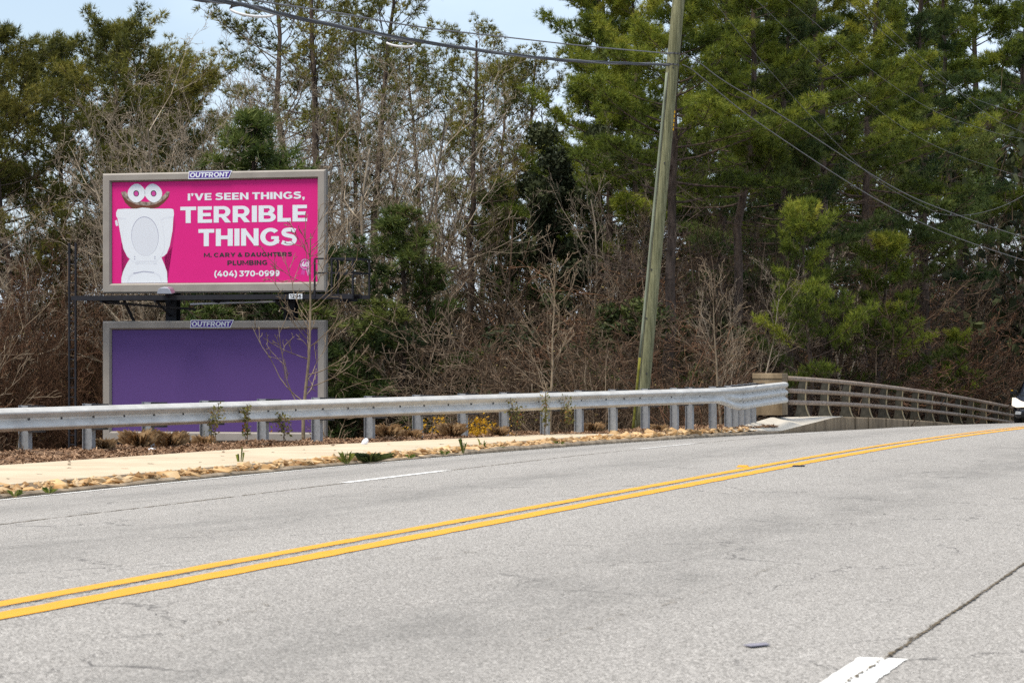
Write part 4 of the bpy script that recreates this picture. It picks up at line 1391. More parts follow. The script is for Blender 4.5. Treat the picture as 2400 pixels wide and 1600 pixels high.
def pine(name, seed, h, base, spread, boughs, m, shape='dome', tuft=0.24, nb=12, bl=9, tw=0.022, rad=0.2, dead=10, droop=0.0, tintc=0.5, sub=3, lean=0.0, ct=5, cr_=.26):
    r = random.Random(seed)
    segs, P, D, T = [], [], [], []
    k = 14
    tr = [(0, 0, -0.4)]
    x = y = 0.0
    for i in range(1, k + 1):
        x += r.gauss(lean, 0.085) * h / k; y += r.gauss(0, 0.085) * h / k
        tr.append((x, y, h * i / k))
    R = lambda z: rad * (1 - 0.85 * max(z, 0) / h) + 0.012
    for a, b in zip(tr, tr[1:]): segs.append((*a, *b, R(a[2]), R(b[2])))
    def on(z):
        f = min(max(z / h, 0), 0.999) * k
        i = int(f); g = f - i
        return tuple(tr[i][c] + (tr[i + 1][c] - tr[i][c]) * g for c in range(3))
    def prof_(u):      # 0 at the crown base, 1 at the top
        if shape == 'dome': return (math.sin(math.pi * min(1, u * 0.86 + 0.14)) ** 0.6) * (1.05 - 0.30 * u)
        if shape == 'cone': return (1 - u) ** 0.8 + 0.10
        if shape == 'tall': return 0.55 + 0.45 * math.sin(math.pi * (0.15 + 0.8 * u)) if u < 0.9 else 0.45
        return (1 - u) ** 0.5 * (0.7 + 0.3 * math.sin(u * 9)) + 0.12
    for i in range(boughs):
        u = ((i + r.random()) / boughs) ** 0.9
        z = h * (base + (1 - base) * u * 0.985)
        o = on(z)
        az = i * 2.399 + r.gauss(0, 0.5)
        Ln = spread * prof_(u) * r.uniform(0.65, 1.12)
        el = (-0.05 - droop + 0.75 * u + r.gauss(0, 0.14))
        d = (math.cos(az) * math.cos(el), math.sin(az) * math.cos(el), math.sin(el))
        n = 6
        p = o
        rb = max(0.012, R(z) * 0.33)
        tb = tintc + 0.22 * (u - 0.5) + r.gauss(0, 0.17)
        nodes = []
        for j in range(n):
            d = vnorm(d[0] + r.gauss(0, .09), d[1] + r.gauss(0, .09), d[2] + r.gauss(0, .06) + 0.075)
            q = tuple(p[c] + d[c] * Ln / n for c in range(3))
            segs.append((*p, *q, rb * (1 - j / n * 0.75), rb * (1 - (j + 1) / n * 0.75)))
            nodes.append((p, q, d, j / n))
            p = q
        nbl = max(4, int(bl * Ln / spread + 2))
        for j in range(nbl):
            f = 0.28 + 0.72 * (j + r.random()) / nbl
            i2 = min(int(f * n), n - 1); g = f * n - i2
            a, b, dd, _ = nodes[i2]
            q = tuple(a[c] + (b[c] - a[c]) * g for c in range(3))
            sgn = 1 if j % 2 else -1
            yaw = sgn * r.uniform(0.5, 1.15) * (1.0 if f < 0.93 else 0.3)
            ca, sa = math.cos(yaw), math.sin(yaw)
            e = vnorm(dd[0] * ca - dd[1] * sa, dd[0] * sa + dd[1] * ca, dd[2] * 0.5 + r.uniform(-0.05, 0.45))
            l2 = min(1.15, Ln * 0.34) * r.uniform(0.5, 1.1) * (1.15 - 0.5 * f)
            e2 = vnorm(e[0], e[1], e[2] + 0.28)
            m1 = tuple(q[c] + e[c] * l2 * 0.5 for c in range(3))
            m2 = tuple(m1[c] + e2[c] * l2 * 0.5 for c in range(3))
            segs.append((*q, *m1, 0.011, 0.009)); segs.append((*m1, *m2, 0.009, 0.006))
            for s in range(sub + 1):
                ff = s / max(1, sub)
                c_ = tuple(m1[c] + (m2[c] - m1[c]) * ff for c in range(3)) if ff > 0 else m1
                P.append((c_[0] + r.gauss(0, .07), c_[1] + r.gauss(0, .07), c_[2] + r.gauss(0, .05)))
                D.append(vnorm(e2[0] + r.gauss(0, .3), e2[1] + r.gauss(0, .3), e2[2] + 0.45 + r.gauss(0, .25)))
                T.append(tb + r.gauss(0, .10))
            for s in range(ct):
                v = vnorm(r.gauss(0, 1), r.gauss(0, 1), r.gauss(.25, .8)); q2 = cr_ * r.uniform(.3, 1)
                P.append((m2[0] + v[0] * q2, m2[1] + v[1] * q2, m2[2] + v[2] * q2 * .7))
                D.append(vnorm(v[0] + e2[0] * .5, v[1] + e2[1] * .5, v[2] + .5))
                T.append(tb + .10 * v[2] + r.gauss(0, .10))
    # short dead stubs and bare limbs under the crown
    for i in range(dead):
        z = h * r.uniform(0.15, base + 0.12)
        az = r.random() * 6.28
        el = r.uniform(-0.35, 0.3)
        o = on(z); d = (math.cos(az) * math.cos(el), math.sin(az) * math.cos(el), math.sin(el))
        grow(r, o, d, r.uniform(0.8, 2.6) * spread / 4, 0.024, 2, BARE, segs)
    rr = np.random.default_rng(seed)
    S_ = np.array(segs)
    o = empty(name)
    big = S_[:, 6] > 0.03
    link('trunk', wood_mesh('trunk', S_[big], rr), M_BARKP, o)
    link('limbs', wood_mesh('limbs', S_[~big], rr), M_BARKP, o)
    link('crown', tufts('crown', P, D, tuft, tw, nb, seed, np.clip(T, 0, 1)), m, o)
    o['h'] = float(max(p[2] for p in P))
    return o

def leaf_quads(name, pts, size, seed, tint=None, up=0.4, aspect=1.5):
    r = np.random.default_rng(seed)
    P = np.asarray(pts, float)
    n = len(P)
    u = r.normal(0, 1, (n, 3)); u /= np.linalg.norm(u, axis=1)[:, None]
    w = np.cross(u, r.normal(0, 1, (n, 3)) + np.array([0, 0, up])); w /= np.linalg.norm(w, axis=1)[:, None]
    s = (size * r.uniform(0.6, 1.4, n))[:, None] * 0.5
    V = np.stack([P - u * s * aspect, P - w * s * .8, P + u * s * aspect, P + w * s * .8], 1).reshape(-1, 3)
    return np_mesh(name, V, np.arange(4 * n).reshape(-1, 4), tint=np.repeat(np.clip(tint if tint is not None else r.random(n), 0, 1), 4))

BRUSH = dict(n=[8, 6, 4, 3], wob=[.13, .19, .24, .28], up=[-.012, .02, .015, 0], tap=[.35, .4, .5, .7], kids=[7, 5, 4], ang=[.6, .7, .7], rat=[.5, .5, .5], rr=[.6, .6, .65], min=.006, short=.4)
BRUSH['from'] = [.2, .15, .15]
def brush(name, seed, h, width, stems, m, leaves=0, P=BRUSH, rad=.022, m_leaf=None):
    r = random.Random(seed)
    segs, tips = [], []
    for i in range(stems):
        a, q = r.random() * 6.28, width * math.sqrt(r.random()) * 0.55
        d = vnorm(math.cos(a) * .3 + r.gauss(0, .3), math.sin(a) * .3 + r.gauss(0, .3), 1)
        grow(r, (q * math.cos(a), q * math.sin(a), -0.2), d, h * r.uniform(.55, 1.15), rad * r.uniform(.6, 1.4), 0, P, segs, tips)
    rr = np.random.default_rng(seed)
    S_ = np.array(segs)
    o = empty(name)
    link('stems', wood_mesh('stems', S_, rr, 3), m, o)
    if leaves:
        pts = []
        for _ in range(leaves):
            s = S_[r.randrange(len(S_))]
            f = r.random()
            pts.append(s[:3] + (s[3:6] - s[:3]) * f + np.array([r.gauss(0, .05), r.gauss(0, .05), r.gauss(0, .05)]))
        link('leaves', leaf_quads('leaves', pts, 0.032, seed), m_leaf or M_DEADLEAF, o)
    o['h'] = float(S_[:, 5].max())
    return o

def leafy(name, seed, h, width, n, size, m, clumps=26, m_tw=None):
    """evergreen mass: leaf clumps hung on a skeleton of stems"""
    r = random.Random(seed)
    segs, tips = [], []
    P2 = dict(BRUSH); P2['n'] = [6, 5, 3]
    for i in range(5):
        grow(r, (r.gauss(0, .2), r.gauss(0, .2), -.2), vnorm(r.gauss(0, .25), r.gauss(0, .25), 1), h * r.uniform(.7, .95), .045, 0, P2, segs)
    S_ = np.array(segs)
    pts, tint = [], []
    for c in range(clumps):
        u = r.random()
        z = h * (0.12 + 0.85 * u)
        rw = width * (0.35 + 0.65 * math.sin(math.pi * (0.15 + 0.75 * u))) * math.sqrt(r.random())
        a = r.random() * 6.28
        c0 = (rw * math.cos(a), rw * math.sin(a), z)
        rc = r.uniform(.25, .65) * width * 0.55
        tc_ = r.random()
        for k in range(n // clumps):
            v = vnorm(r.gauss(0, 1), r.gauss(0, 1), r.gauss(0, 1)); q = rc * r.random() ** 0.45
            pts.append((c0[0] + v[0] * q, c0[1] + v[1] * q, c0[2] + v[2] * q * .8))
            tint.append(tc_ * .6 + .4 * r.random())
    o = empty(name)
    link('stems', wood_mesh('stems', S_, np.random.default_rng(seed), 3), m_tw or M_TWIGB, o)
    link('leaves', leaf_quads('leaves', pts, size, seed, np.array(tint)), m, o)
    o['h'] = float(max(p[2] for p in pts))
    return o

USED = set()
def place(proto, px, Y, top=None, scale=None, rot=0.0, label=None, cat=None, group=None, zoff=0.0, wide=1.0, X=None, keep=16.0, front=False):
    """stand a copy of a prototype where the photograph shows its foot; its height follows from the row of its top"""
    k = SN - CS * (px - CX) / F
    if cat == 'bush' and px > 1700: keep = 20.0
    if k * Y < keep: Y = keep / k if k * 205 > keep else 205.0
    if 0 < px < 990 and front is False: Y = max(Y, 124.0 if cat == 'bush' else 118.0 if cat == 'bare tree' else 113.5)
    o = proto if proto.name not in USED else copy_tree(proto)
    USED.add(proto.name)
    X = (px - CX) * Y / F if X is None else X
    z = gz(X, Y) + zoff
    s = scale if top is None else (H + (YH - top) * Y / F - z) / proto['h']
    o.location = (X, Y, z)
    o.scale = (s * wide, s * wide, s)
    o.rotation_euler = (0, 0, rot)
    return tag(o, label, cat, group)

# prototypes
PA = pine('pine_tree', 11, 17.0, 0.48, 5.2, 62, M_PINE, 'dome', 0.26, 12, 15, 0.026, 0.20, 46, tintc=0.50, ct=6, cr_=.30)
PB = pine('pine_tree', 12, 17.0, 0.32, 5.0, 66, M_PINE, 'dome', 0.26, 12, 15, 0.026, 0.19, 46, tintc=0.42, ct=6, cr_=.30)
PC = pine('pine_tree', 13, 18.0, 0.48, 2.9, 40, M_PINE, 'tall', 0.22, 11, 8, 0.024, 0.20, 50, tintc=0.58, sub=1, ct=5, cr_=.22)
PD = pine('pine_tree', 14, 18.0, 0.50, 3.1, 38, M_PINE, 'tall', 0.22, 11, 8, 0.024, 0.21, 50, tintc=0.58, sub=1, ct=5, cr_=.22)
PE = pine('pine_tree', 21, 24.0, 0.48, 5.2, 54, M_PINEB, 'layer', 0.30, 13, 20, 0.028, 0.26, 60, tintc=0.50, sub=3, ct=7, cr_=.32)
PF = pine('pine_tree', 22, 24.0, 0.46, 4.8, 54, M_PINEB, 'layer', 0.30, 13, 20, 0.028, 0.25, 60, tintc=0.46, sub=3, droop=0.1, ct=7, cr_=.32)
PG = pine('pine_tree', 23, 24.0, 0.30, 4.4, 78, M_PINED, 'layer', 0.28, 13, 16, 0.028, 0.24, 50, tintc=0.56, sub=3, droop=0.12, ct=7, cr_=.32)
PY = pine('young_pine', 31, 6.0, 0.06, 1.8, 52, M_PINED, 'cone', 0.18, 12, 8, 0.017, 0.07, 6, tintc=0.52, sub=2, ct=6, cr_=.17)
PZ = pine('young_pine', 32, 6.0, 0.22, 2.1, 34, M_PINEB, 'layer', 0.20, 12, 9, 0.019, 0.08, 10, tintc=0.40, sub=3, ct=7, cr_=.24)
DA = bare_tree('bare_tree', 41, 15, 0.16, M_TWIG)
DB = bare_tree('bare_tree', 42, 15, 0.13, M_TWIG, fork=3)
DC = bare_tree('bare_tree', 43, 15, 0.15, M_TWIGB)
DD = bare_tree('bare_tree', 44, 14, 0.12, M_TWIG, lean=(-.22, 0))
BR = [brush('brush', 60 + k, 4.2, 2.2, 13, (M_TWIGB, M_TWIGR, M_TWIGB, M_TWIGR, M_TWIGG)[k], (420, 160, 160, 320, 80)[k]) for k in range(5)]
EV = [leafy('evergreen_bush', 80 + k, 4.5, 1.5, 11000, 0.075, (M_GREEN, M_IVY, M_GREEN)[k]) for k in range(3)]

R_ = random.Random(99)
G1 = 'tall pines behind the billboards'
def pl(*a, **k): return place(*a, **k)
LB = dict(cat='pine tree')
pl(PA, 262, 131, 12, rot=0.4, label='broad round-topped pine rising behind the pink billboard', **LB)
pl(PB, 20, 127, 45, rot=2.0, label='dark pine at the wood edge beside the round-topped pine', **LB)
pl(PB, 135, 140, 85, rot=4.0, label='dense pine filling the gap left of the round-topped pine', **LB)
pl(PA, 395, 146, 120, rot=5.1, wide=.8, label='far olive pine half hidden by bare trees above the pink billboard', **LB)
pl(PD, 762, 128, -170, rot=1.0, wide=1.15, label='pine with dark straight trunk just right of the pink billboard', **LB)
pl(PC, 668, 148, -150, rot=2.5, wide=1.1, label='olive pine whose top meets the loop of overhead cable', **LB)
pl(PC, 886, 134, -130, rot=0.2, label='thin yellowish pine between the billboards and the pointed pine', **LB)
pl(PC, 985, 150, 90, rot=3.3, wide=.9, label='slim far pine next to the pointed pine', **LB)
pl(PD, 1092, 126, 22, rot=4.2, label='slim pointed pine with open lower branches against the sky', **LB)
pl(PC, 1175, 142, 120, rot=1.6, wide=.9, label='shorter sparse pine right of the pointed pine', **LB)
for px, Y, tp, p, w in ((330, 150, 90, PC, .9), (830, 152, -30, PD, .8), (1140, 151, 110, PD, .8)):
    pl(p, px, Y, tp, rot=px * .7, wide=w, label='slim far pine with bare lower trunk behind the leafless trees', group='slim far pines', **LB)
pl(PE, 1435, 124, -170, rot=2.9, wide=.95, label='bright green pine filling the gap between the ivy-clad tree and the utility pole', **LB)
pl(PC, 1238, 140, 95, rot=5.5, wide=.9, label='sparse slim pine against the sky above the ivy-clad tree', **LB)
pl(PE, 1577, 104, -330, rot=0.9, label='big bright green pine directly behind the leaning utility pole', **LB)
pl(PF, 1752, 108, -300, rot=2.2, label='big pine with dark bare trunk right of the utility pole', **LB)
pl(PE, 1930, 116, -260, rot=3.9, label='big pine in the wood above the start of the bridge railing', **LB)
pl(PG, 2150, 106, -340, rot=0.3, label='dense dark pine clad in green down to its foot behind the bridge', **LB)
pl(PF, 2310, 118, -300, rot=5.0, label='pine with pale twin stems beyond the middle of the bridge railing', **LB)
pl(PG, 2440, 112, -280, rot=2.7, label='dark pine at the far end of the bridge railing', **LB)
for px, Y, tp in ((1480, 122, -60), (1830, 112, -200), (2030, 126, -200), (1700, 126, -140), (1960, 140, -100), (1420, 133, -120), (1660, 135, -200), (1850, 138, -160), (2040, 134, -220), (2240, 140, -160), (2390, 138, -200), (2560, 130, -200), (-130, 135, 60), (-260, 128, 20)):
    pl(R_.choice((PE, PF, PG) if px > 1000 else (PA, PB)), px, Y, tp, rot=R_.random() * 6, label='tall pine deep in the wood behind the nearer pines', group='background pines', **LB)
pl(PY, 640, 114, 262, rot=0.5, wide=1.25, label='young dark green pine poking up above the right half of the pink billboard', cat='pine tree')
pl(PY, 957, 106, 490, rot=2.5, wide=1.35, label='young bluish green pine right of the catwalk railing', cat='pine tree')
pl(PY, 1225, 128, 430, rot=1.5, wide=1.1, label='young pine showing between bare trunks left of the ivy-clad tree', cat='pine tree')
pl(PZ, 2065, 98, 545, rot=0.7, wide=1.0, keep=14.0, label='bright young pine behind the bridge railing under the dark pine', cat='pine tree')
pl(PZ, 1895, 100, 470, rot=3.7, wide=.8, keep=14.0, label='bright young pine left of the other one behind the bridge railing', cat='pine tree')
pl(PZ, 2235, 96, 770, rot=5.7, wide=.9, keep=14.0, label='small low pine close behind the bridge railing', cat='pine tree')

G2 = 'leafless trees behind the billboards'
def bt(p, px, Y, tp, rot, label='leafless grey tree in the wood behind the billboards', group=G2, wide=1.0):
    return pl(p, px, Y, tp, rot=rot, label=label, cat='bare tree', group=group, wide=wide)
bt(DD, 470, 118, 95, 0.1, 'pale leafless tree leaning towards the round-topped pine above the pink billboard', None)
bt(DB, 530, 124, 40, 1.0, 'many-stemmed leafless tree above the middle of the pink billboard', None)
bt(DC, 617, 132, 70, 2.0, 'dark forked leafless tree above the right half of the pink billboard', None)
for px, Y, tp, p in ((300, 122, 260, DD), (700, 120, 130, DB), (800, 124, 90, DA), (835, 138, 60, DB), (1028, 122, 110, DA), (1140, 130, 180, DB), (1010, 112, 380, DC), (1240, 136, 150, DA),
                     (860, 116, 330, DB), (350, 115, 150, DA), (430, 116, 60, DB), (570, 117, 30, DD), (660, 115, 60, DA), (770, 117, 50, DB), (920, 118, 90, DA), (940, 142, 120, DC), (420, 139, 130, DC), (590, 140, 60, DA), (500, 137, 90, DA), (740, 140, 30, DC), (60, 114, 420, DA), (-60, 116, 380, DB), (180, 118, 380, DC), (1100, 144, 60, DB), (1190, 118, 330, DC)):
    bt(p, px, Y, tp, R_.random() * 6.28)
bt(DA, 1365, 116, 250, 0.8, 'thin pale leafless tree in front of the ivy-clad tree', None, .7)
bt(DD, 1410, 112, 330, 3.0, 'thin leaning leafless tree between the ivy-clad tree and the utility pole', None, .7)
for px, Y, tp, p in ((1480, 110, 420, DC), (1530, 116, 380, DC), (1620, 108, 400, DC), (1700, 112, 380, DC), (1790, 106, 420, DC), (1880, 118, 380, DC), (1940, 108, 470, DC), (2020, 120, 400, DC), (2090, 116, 420, DC), (1660, 104, 450, DC), (1840, 108, 420, DC), (1980, 112, 420, DA), (2270, 104, 330, DA), (2350, 108, 420, DC), (2130, 112, 500, DC), (1730, 100, 560, DB), (2420, 102, 480, DB)):
    bt(p, px, Y, tp, R_.random() * 6.28, 'dark leafless tree among the pines beyond the bridge railing', 'leafless trees among the pines', .8)

# the dark tree overgrown with ivy
IV = leafy('ivy_tree', 95, 9.5, 1.35, 30000, .085, M_IVY, 46, M_BARKP)
IV.children[0].name, IV.children[1].name = 'trunk', 'crown'
pl(IV, 1335, 119, 285, rot=0.5, label='dark tree thickly overgrown with ivy left of the utility pole', cat='tree', wide=.95)
# undergrowth: bushes that can be told apart, in a belt from the foot of the bank to the back of the wood
nb_ = 0
def zone(px):
    if px < 230: return 'beyond the ladder side of the billboards'
    if px < 800: return 'behind the billboards'
    if px < 1480: return 'between the billboards and the utility pole'
    if px < 1840: return 'between the utility pole and the bridge end post'
    return 'behind the bridge railing'
for Y0, Y1, n, tmin, tmax in ((92, 98, 30, 640, 800), (99, 106, 34, 560, 740), (110, 118, 42, 500, 640), (122, 132, 40, 500, 620), (138, 150, 34, 530, 610)):
    for k in range(n):
        px = -350 + 3100 * (k + R_.random()) / n
        Y = R_.uniform(Y0, Y1)
        if -280 < px < 1230 and Y < 108: continue
        if -330 < px < 1000 and Y < 112: continue
        if px > 1450 and Y > 105: tp0 = R_.uniform(500, 690)
        else: tp0 = R_.uniform(tmin, tmax)
        tp = tp0 + (110 if 1000 < px < 1300 and Y > 115 else 0)
        if px > 1400: kinds = (0, 1, 2, 3, 2)
        elif px < 300: kinds = (1, 3, 3, 1, 0)
        else: kinds = (0, 2, 2, 4, 1)
        i = R_.choice(kinds)
        pl(BR[i], px, Y, tp, rot=R_.random() * 6.28, wide=R_.uniform(.9, 1.5) if not -150 < px < 1000 else R_.uniform(.6, .85), cat='bush', group='leafless brush in the wood',
           label='%s in undergrowth %s' % (('leaf-flecked brown bush', 'reddish leafless bush', 'dark brown leafless bush', 'leaf-flecked reddish bush', 'grey leafless bush')[i], zone(px)))
        nb_ += 1
for px, Y, tp, i in ((-90, 112, 560, 1), (-20, 116, 600, 3), (45, 113, 640, 1), (105, 117, 590, 3), (150, 115, 660, 1), (200, 118, 610, 3), (80, 122, 540, 1), (10, 121, 530, 3)):
    pl(BR[i], px, Y, tp, rot=px * .37, wide=.7, cat='bush', group='leafless brush in the wood', front=True, label='%s in undergrowth %s' % (('', 'reddish leafless bush', '', 'leaf-flecked reddish bush')[i], zone(px)))
for k in range(56):
    px = -300 + 3000 * (k + R_.random()) / 56
    Y = R_.uniform(112, 150)
    if 640 < px < 1300 or px < 250: continue
    if k % 3 == 0: Y = R_.uniform(100, 110)
    pl(EV[k % 3], px, Y, R_.uniform(640, 780), rot=R_.random() * 6.28, wide=R_.uniform(1.0, 1.7), cat='bush', group='evergreen bushes in the wood', label='%s evergreen bush in the shade %s' % (('olive green', 'nearly black', 'mid green')[k % 3], zone(px)))
# the far wood: one dense mass of twigs and leaves closing the view
r = np.random.default_rng(3)
n = 40000
fx = r.uniform(-60, 75, n); fy = r.uniform(152, 172, n)
top = 4.6 + 1.5 * np.sin(fx * .35) + 1.2 * np.sin(fx * .9 + 2) + 9.0 * np.clip((fx - 3) / 7, 0, 1)
fz = ground_z(fx, fy) + (top) * r.random(n) ** .8
a = np.stack([fx, fy, fz], 1)
dv = r.normal(0, 1, (n, 3)) * np.array([.55, .3, .9])
V, Q = tube_arrays(np.concatenate([a, a + dv, np.full((n, 1), .022), np.full((n, 1), .008)], 1), 3)
fw = link('far_wood', np_mesh('far_wood', V, Q, tint=np.repeat(r.random(n), 6)), M_TWIGB)
tag(fw, 'distant brown wood closing the view behind the trees', 'wood', kind='stuff')
n = 42000
fx = r.uniform(-60, 75, n); fy = r.uniform(153, 174, n)
top = 4.2 + 1.5 * np.sin(fx * .35) + 1.2 * np.sin(fx * .9 + 2) + 9.0 * np.clip((fx - 3) / 7, 0, 1)
fz = ground_z(fx, fy) + top * r.random(n) ** .9
lv_ = link('far_leaves', leaf_quads('far_leaves', np.stack([fx, fy, fz], 1), .42, 8), M_IVY, fw)
tag(lv_, kind='stuff')
for p in [PA, PB, PC, PD, PE, PF, PG, PY, PZ, DA, DB, DC, DD, *BR, *EV]:
    assert p.get('label'), p.name
# ------------------------------------------------------------------ utility pole and cables
M_POLE = mat('treated_wood', (0.092, 0.097, 0.043), 0.85, 0.35, 4.5, c2=(0.215, 0.21, 0.118), detail=11, bump=0.8, stretch=(6, 6, 0.35))
M_MOSS = mat('mossy_strip', (0.085, 0.09, 0.014), 0.9, 0.4, 4, c2=(0.16, 0.15, 0.022), bump=0.5, detail=8)
M_STRIP = mat('green_grey_strip', (0.15, 0.17, 0.12), 0.8, 0.2, 5, c2=(0.22, 0.245, 0.18), stretch=(4, 4, .4))
PYD = 70.0
pb, pt = at(1499, 990, PYD), at(1621, -330, PYD)
pole = tag(empty('utility_pole', tuple(pb)), 'leaning greenish wooden utility pole standing behind the guardrail', 'utility pole')
ax = (pt - pb)
m = MB()
npt = 24
m.tube([ax * (k / npt if k else -0.035) for k in range(npt + 1)], [0.152 - 0.034 * k / npt for k in range(npt + 1)], 20)
m.build('shaft', M_POLE, pole, smooth=True)
def side(f, off, fr=0.0):   # a point on the surface: f up the pole, off -1 left .. 1 right
    r_ = 0.152 - 0.034 * f
    return ax * f + Vector((r_ * off, -r_ * math.sqrt(max(0, 1 - off * off)) - fr, 0))
MB().tube([side(f, -0.80, 0.004) for f in np.linspace(-0.02, 0.115, 6)], 0.030, 8).build('moulding', M_MOSS, pole, smooth=True)
MB().tube([side(f, -0.80, 0.004) for f in np.linspace(0.115, 0.62, 12)], 0.027, 8).build('moulding', M_STRIP, pole, smooth=True)
MB().tube([side(f, -0.55, 0.0) for f in np.linspace(0.005, 0.62, 14)], 0.007, 6).build('ground_wire', M_WIRE, pole, smooth=True)
def fr_of(py): return (990 - py) / 1320.0
for py in (126, 152):
    f = fr_of(py)
    MB().tube([ax * (f - 0.0012), ax * (f + 0.0012)], 0.152 - 0.034 * f + 0.004, 20).build('band', M_WIREG, pole)
    for o in (-0.8, 0.05, 0.75):
        MB().tube([side(f, o), side(f, o, 0.05)], 0.016, 8).build('bolt', M_BOLT, pole)
for py, o in ((160, 0.1), (383, 0.1), (632, -0.35), (746, -0.4), (875, 0.3)):
    MB().tube([side(fr_of(py), o, -0.01), side(fr_of(py), o, 0.012)], 0.018, 8).build('bolt', M_BOLT, pole)
for k in range(5):
    p = side(fr_of(263 + k * 10), 0.96, 0.012)
    MB().box(p, (0.028, 0.012, 0.058)).build('yellow_tag', M_TAG, pole)

def spline(P, n=10):
    P = [Vector(p) for p in P]
    out = []
    for i in range(len(P) - 1):
        p0, p1, p2, p3 = P[max(i - 1, 0)], P[i], P[i + 1], P[min(i + 2, len(P) - 1)]
        for k in range(n):
            f = k / n
            out.append(0.5 * (2 * p1 + (p2 - p0) * f + (2 * p0 - 5 * p1 + 4 * p2 - p3) * f * f + (3 * p1 - p0 - 3 * p2 + p3) * f ** 3))
    return out + [P[-1]]
def cable(pts, Y0, Y1, rad, m, label, strands=1, cat='cable', group=None):
    x0, x1 = pts[0][0], pts[-1][0]
    W = spline([at(x, y, 1 / (1 / Y0 + (1 / Y1 - 1 / Y0) * (x - x0) / (x1 - x0))) for x, y in pts])
    root = None
    o = W[len(W) // 2]
    root = tag(empty('overhead_cable', tuple(o)), label, cat, group)
    for s in range(strands):
        ph = 6.28 * s / max(strands, 1)
        off = rad * 0.95 if strands > 1 else 0
        path = []
        for i, p in enumerate(W):
            a = i * 0.55 + ph
            path.append(p - o + Vector((0, math.sin(a) * off, math.cos(a) * off)))
        MB().tube(path, rad, 6).build('strand', m if s < 2 else M_WIREG, root, smooth=True)
    return root
PL, PR = (1572, 126), (1603, 128)
cable([(1573, 126), (1400, 111), (1225, 92), (980, 63), (800, 32), (604, 2), (300, -55), (-100, -140)], 69.8, 34, 0.012, M_WIREG, 'thin pale overhead cable running to the left from the upper band of the utility pole')
cable([(1570, 152), (1420, 147), (1265, 136), (995, 99), (714, 46), (560, 10), (459, -2), (250, -40), (-100, -120)], 69.8, 34, 0.017, M_WIRE, 'thick dark bundle of overhead cables strung to the left from the utility pole', 3)
cable([(1603, 126), (1640, 148), (1700, 192), (1837, 275), (2092, 438), (2250, 506), (2420, 562), (2560, 600)], 69.8, 105, 0.0105, M_WIREG, 'upper pale cable sagging right from the utility pole across the pines')
cable([(1600, 152), (1620, 162), (1650, 186), (1775, 286), (2040, 459), (2220, 548), (2420, 616), (2560, 655)], 69.8, 105, 0.0105, M_WIREG, 'lower pale cable sagging right from the utility pole across the pines')
LW = 'thin grey wire slanting down across the dark pines above the bridge'
for pts in ([(1640, -130), (1778, 6), (1973, 189), (2174, 333), (2398, 416), (2560, 460)], [(1700, -110), (1847, 0), (2030, 155), (2174, 252), (2289, 298), (2398, 326), (2560, 350)],
            [(1860, -110), (1996, 11), (2088, 92), (2231, 207), (2398, 269), (2560, 310)], [(1900, -110), (2094, 75), (2231, 201), (2317, 270), (2398, 310), (2560, 370)]):
    cable(pts, 72, 100, 0.0046, M_WIREG, LW, group='thin wires over the bridge')
cable([(1570, -130), (1675, 6), (1830, 195), (2030, 402), (2174, 488), (2237, 505), (2317, 494), (2398, 459), (2560, 360)], 70, 86, 0.0046, M_WIREG, 'thin slack wire dipping to its low point in front of the dark pine')
# spare cable hung in flat loops under the bundle
for cx_, cy_, rx_, ry_, Y, lb in ((592, 26, 52, 14, 46.0, 'large flat loop of spare cable hanging under the dark bundle'), (938, 103, 32, 8, 52.0, 'small flat loop of spare cable hanging under the dark bundle')):
    c = at(cx_, cy_, Y)
    o = tag(empty('cable_loop', tuple(c)), lb, 'cable loop')
    w, h = rx_ * Y / F, ry_ * Y / F
    def lp(a): return Vector((w * math.cos(a), 0.12 * math.sin(a), h * math.sin(a) - 0.12 * w * math.cos(a)))
    MB().tube([lp(math.radians(a)) for a in range(195, 366, 10)], 0.018, 8).build('pale_sheath', M_WIREW, o, smooth=True)
    MB().tube([lp(math.radians(a)) for a in range(0, 201, 10)], 0.016, 8).build('dark_strand', M_WIRE, o, smooth=True)
    MB().tube([lp(math.radians(195)), lp(math.radians(180)) + Vector((0.03, 0, h * 1.6)), lp(math.radians(120)) + Vector((0, 0, h * .9))], 0.012, 8).build('hanger', M_WIRE, o, smooth=True)

# ------------------------------------------------------------------ saplings and shrubs by the rail
SAP = dict(n=[14, 8, 5, 3], wob=[.035, .10, .16, .2], up=[.015, .085, .06, .03], tap=[.22, .35, .5, .7], kids=[24, 4, 2], ang=[1.0, .6, .6], rat=[.46, .42, .45], rr=[.34, .55, .7], min=.005, short=.62)
SAP['from'] = [.16, .25, .2]
def sapling(seed, px, py, tp, tpx, Y, rad, label, m=M_TWIGS, P=SAP):
    r = random.Random(seed)
    X = (px - CX) * Y / F
    z = max(gz(X, Y), H - (py - YH) * Y / F - 0.3)
    z = bed_z(X, Y) - 0.05
    ht = H + (YH - tp) * Y / F - z
    dx = (tpx - px) * Y / F / ht
    segs = []
    grow(r, (0, 0, 0), vnorm(dx * .9, 0, 1), ht, rad, 0, P, segs)
    S_ = np.array(segs)
    o = tag(empty('sapling', (X, Y, z)), label, 'sapling')
    rr = np.random.default_rng(seed)
    big = S_[:, 6] > 0.014
    V, Q = tube_arrays(S_[big], 6)
    link('trunk', np_mesh('trunk', V, Q, True, tint=np.repeat(rr.random(big.sum()), 12)), M_BARKS, o)
    V, Q = tube_arrays(S_[~big], 4)
    link('crown', np_mesh('crown', V, Q, True, tint=np.repeat(rr.random((~big).sum()), 8)), m, o)
    return o
sapling(3, 712, 1013, 545, 690, 56.2, 0.036, 'pale leafless sapling standing in front of the right side of the billboards')
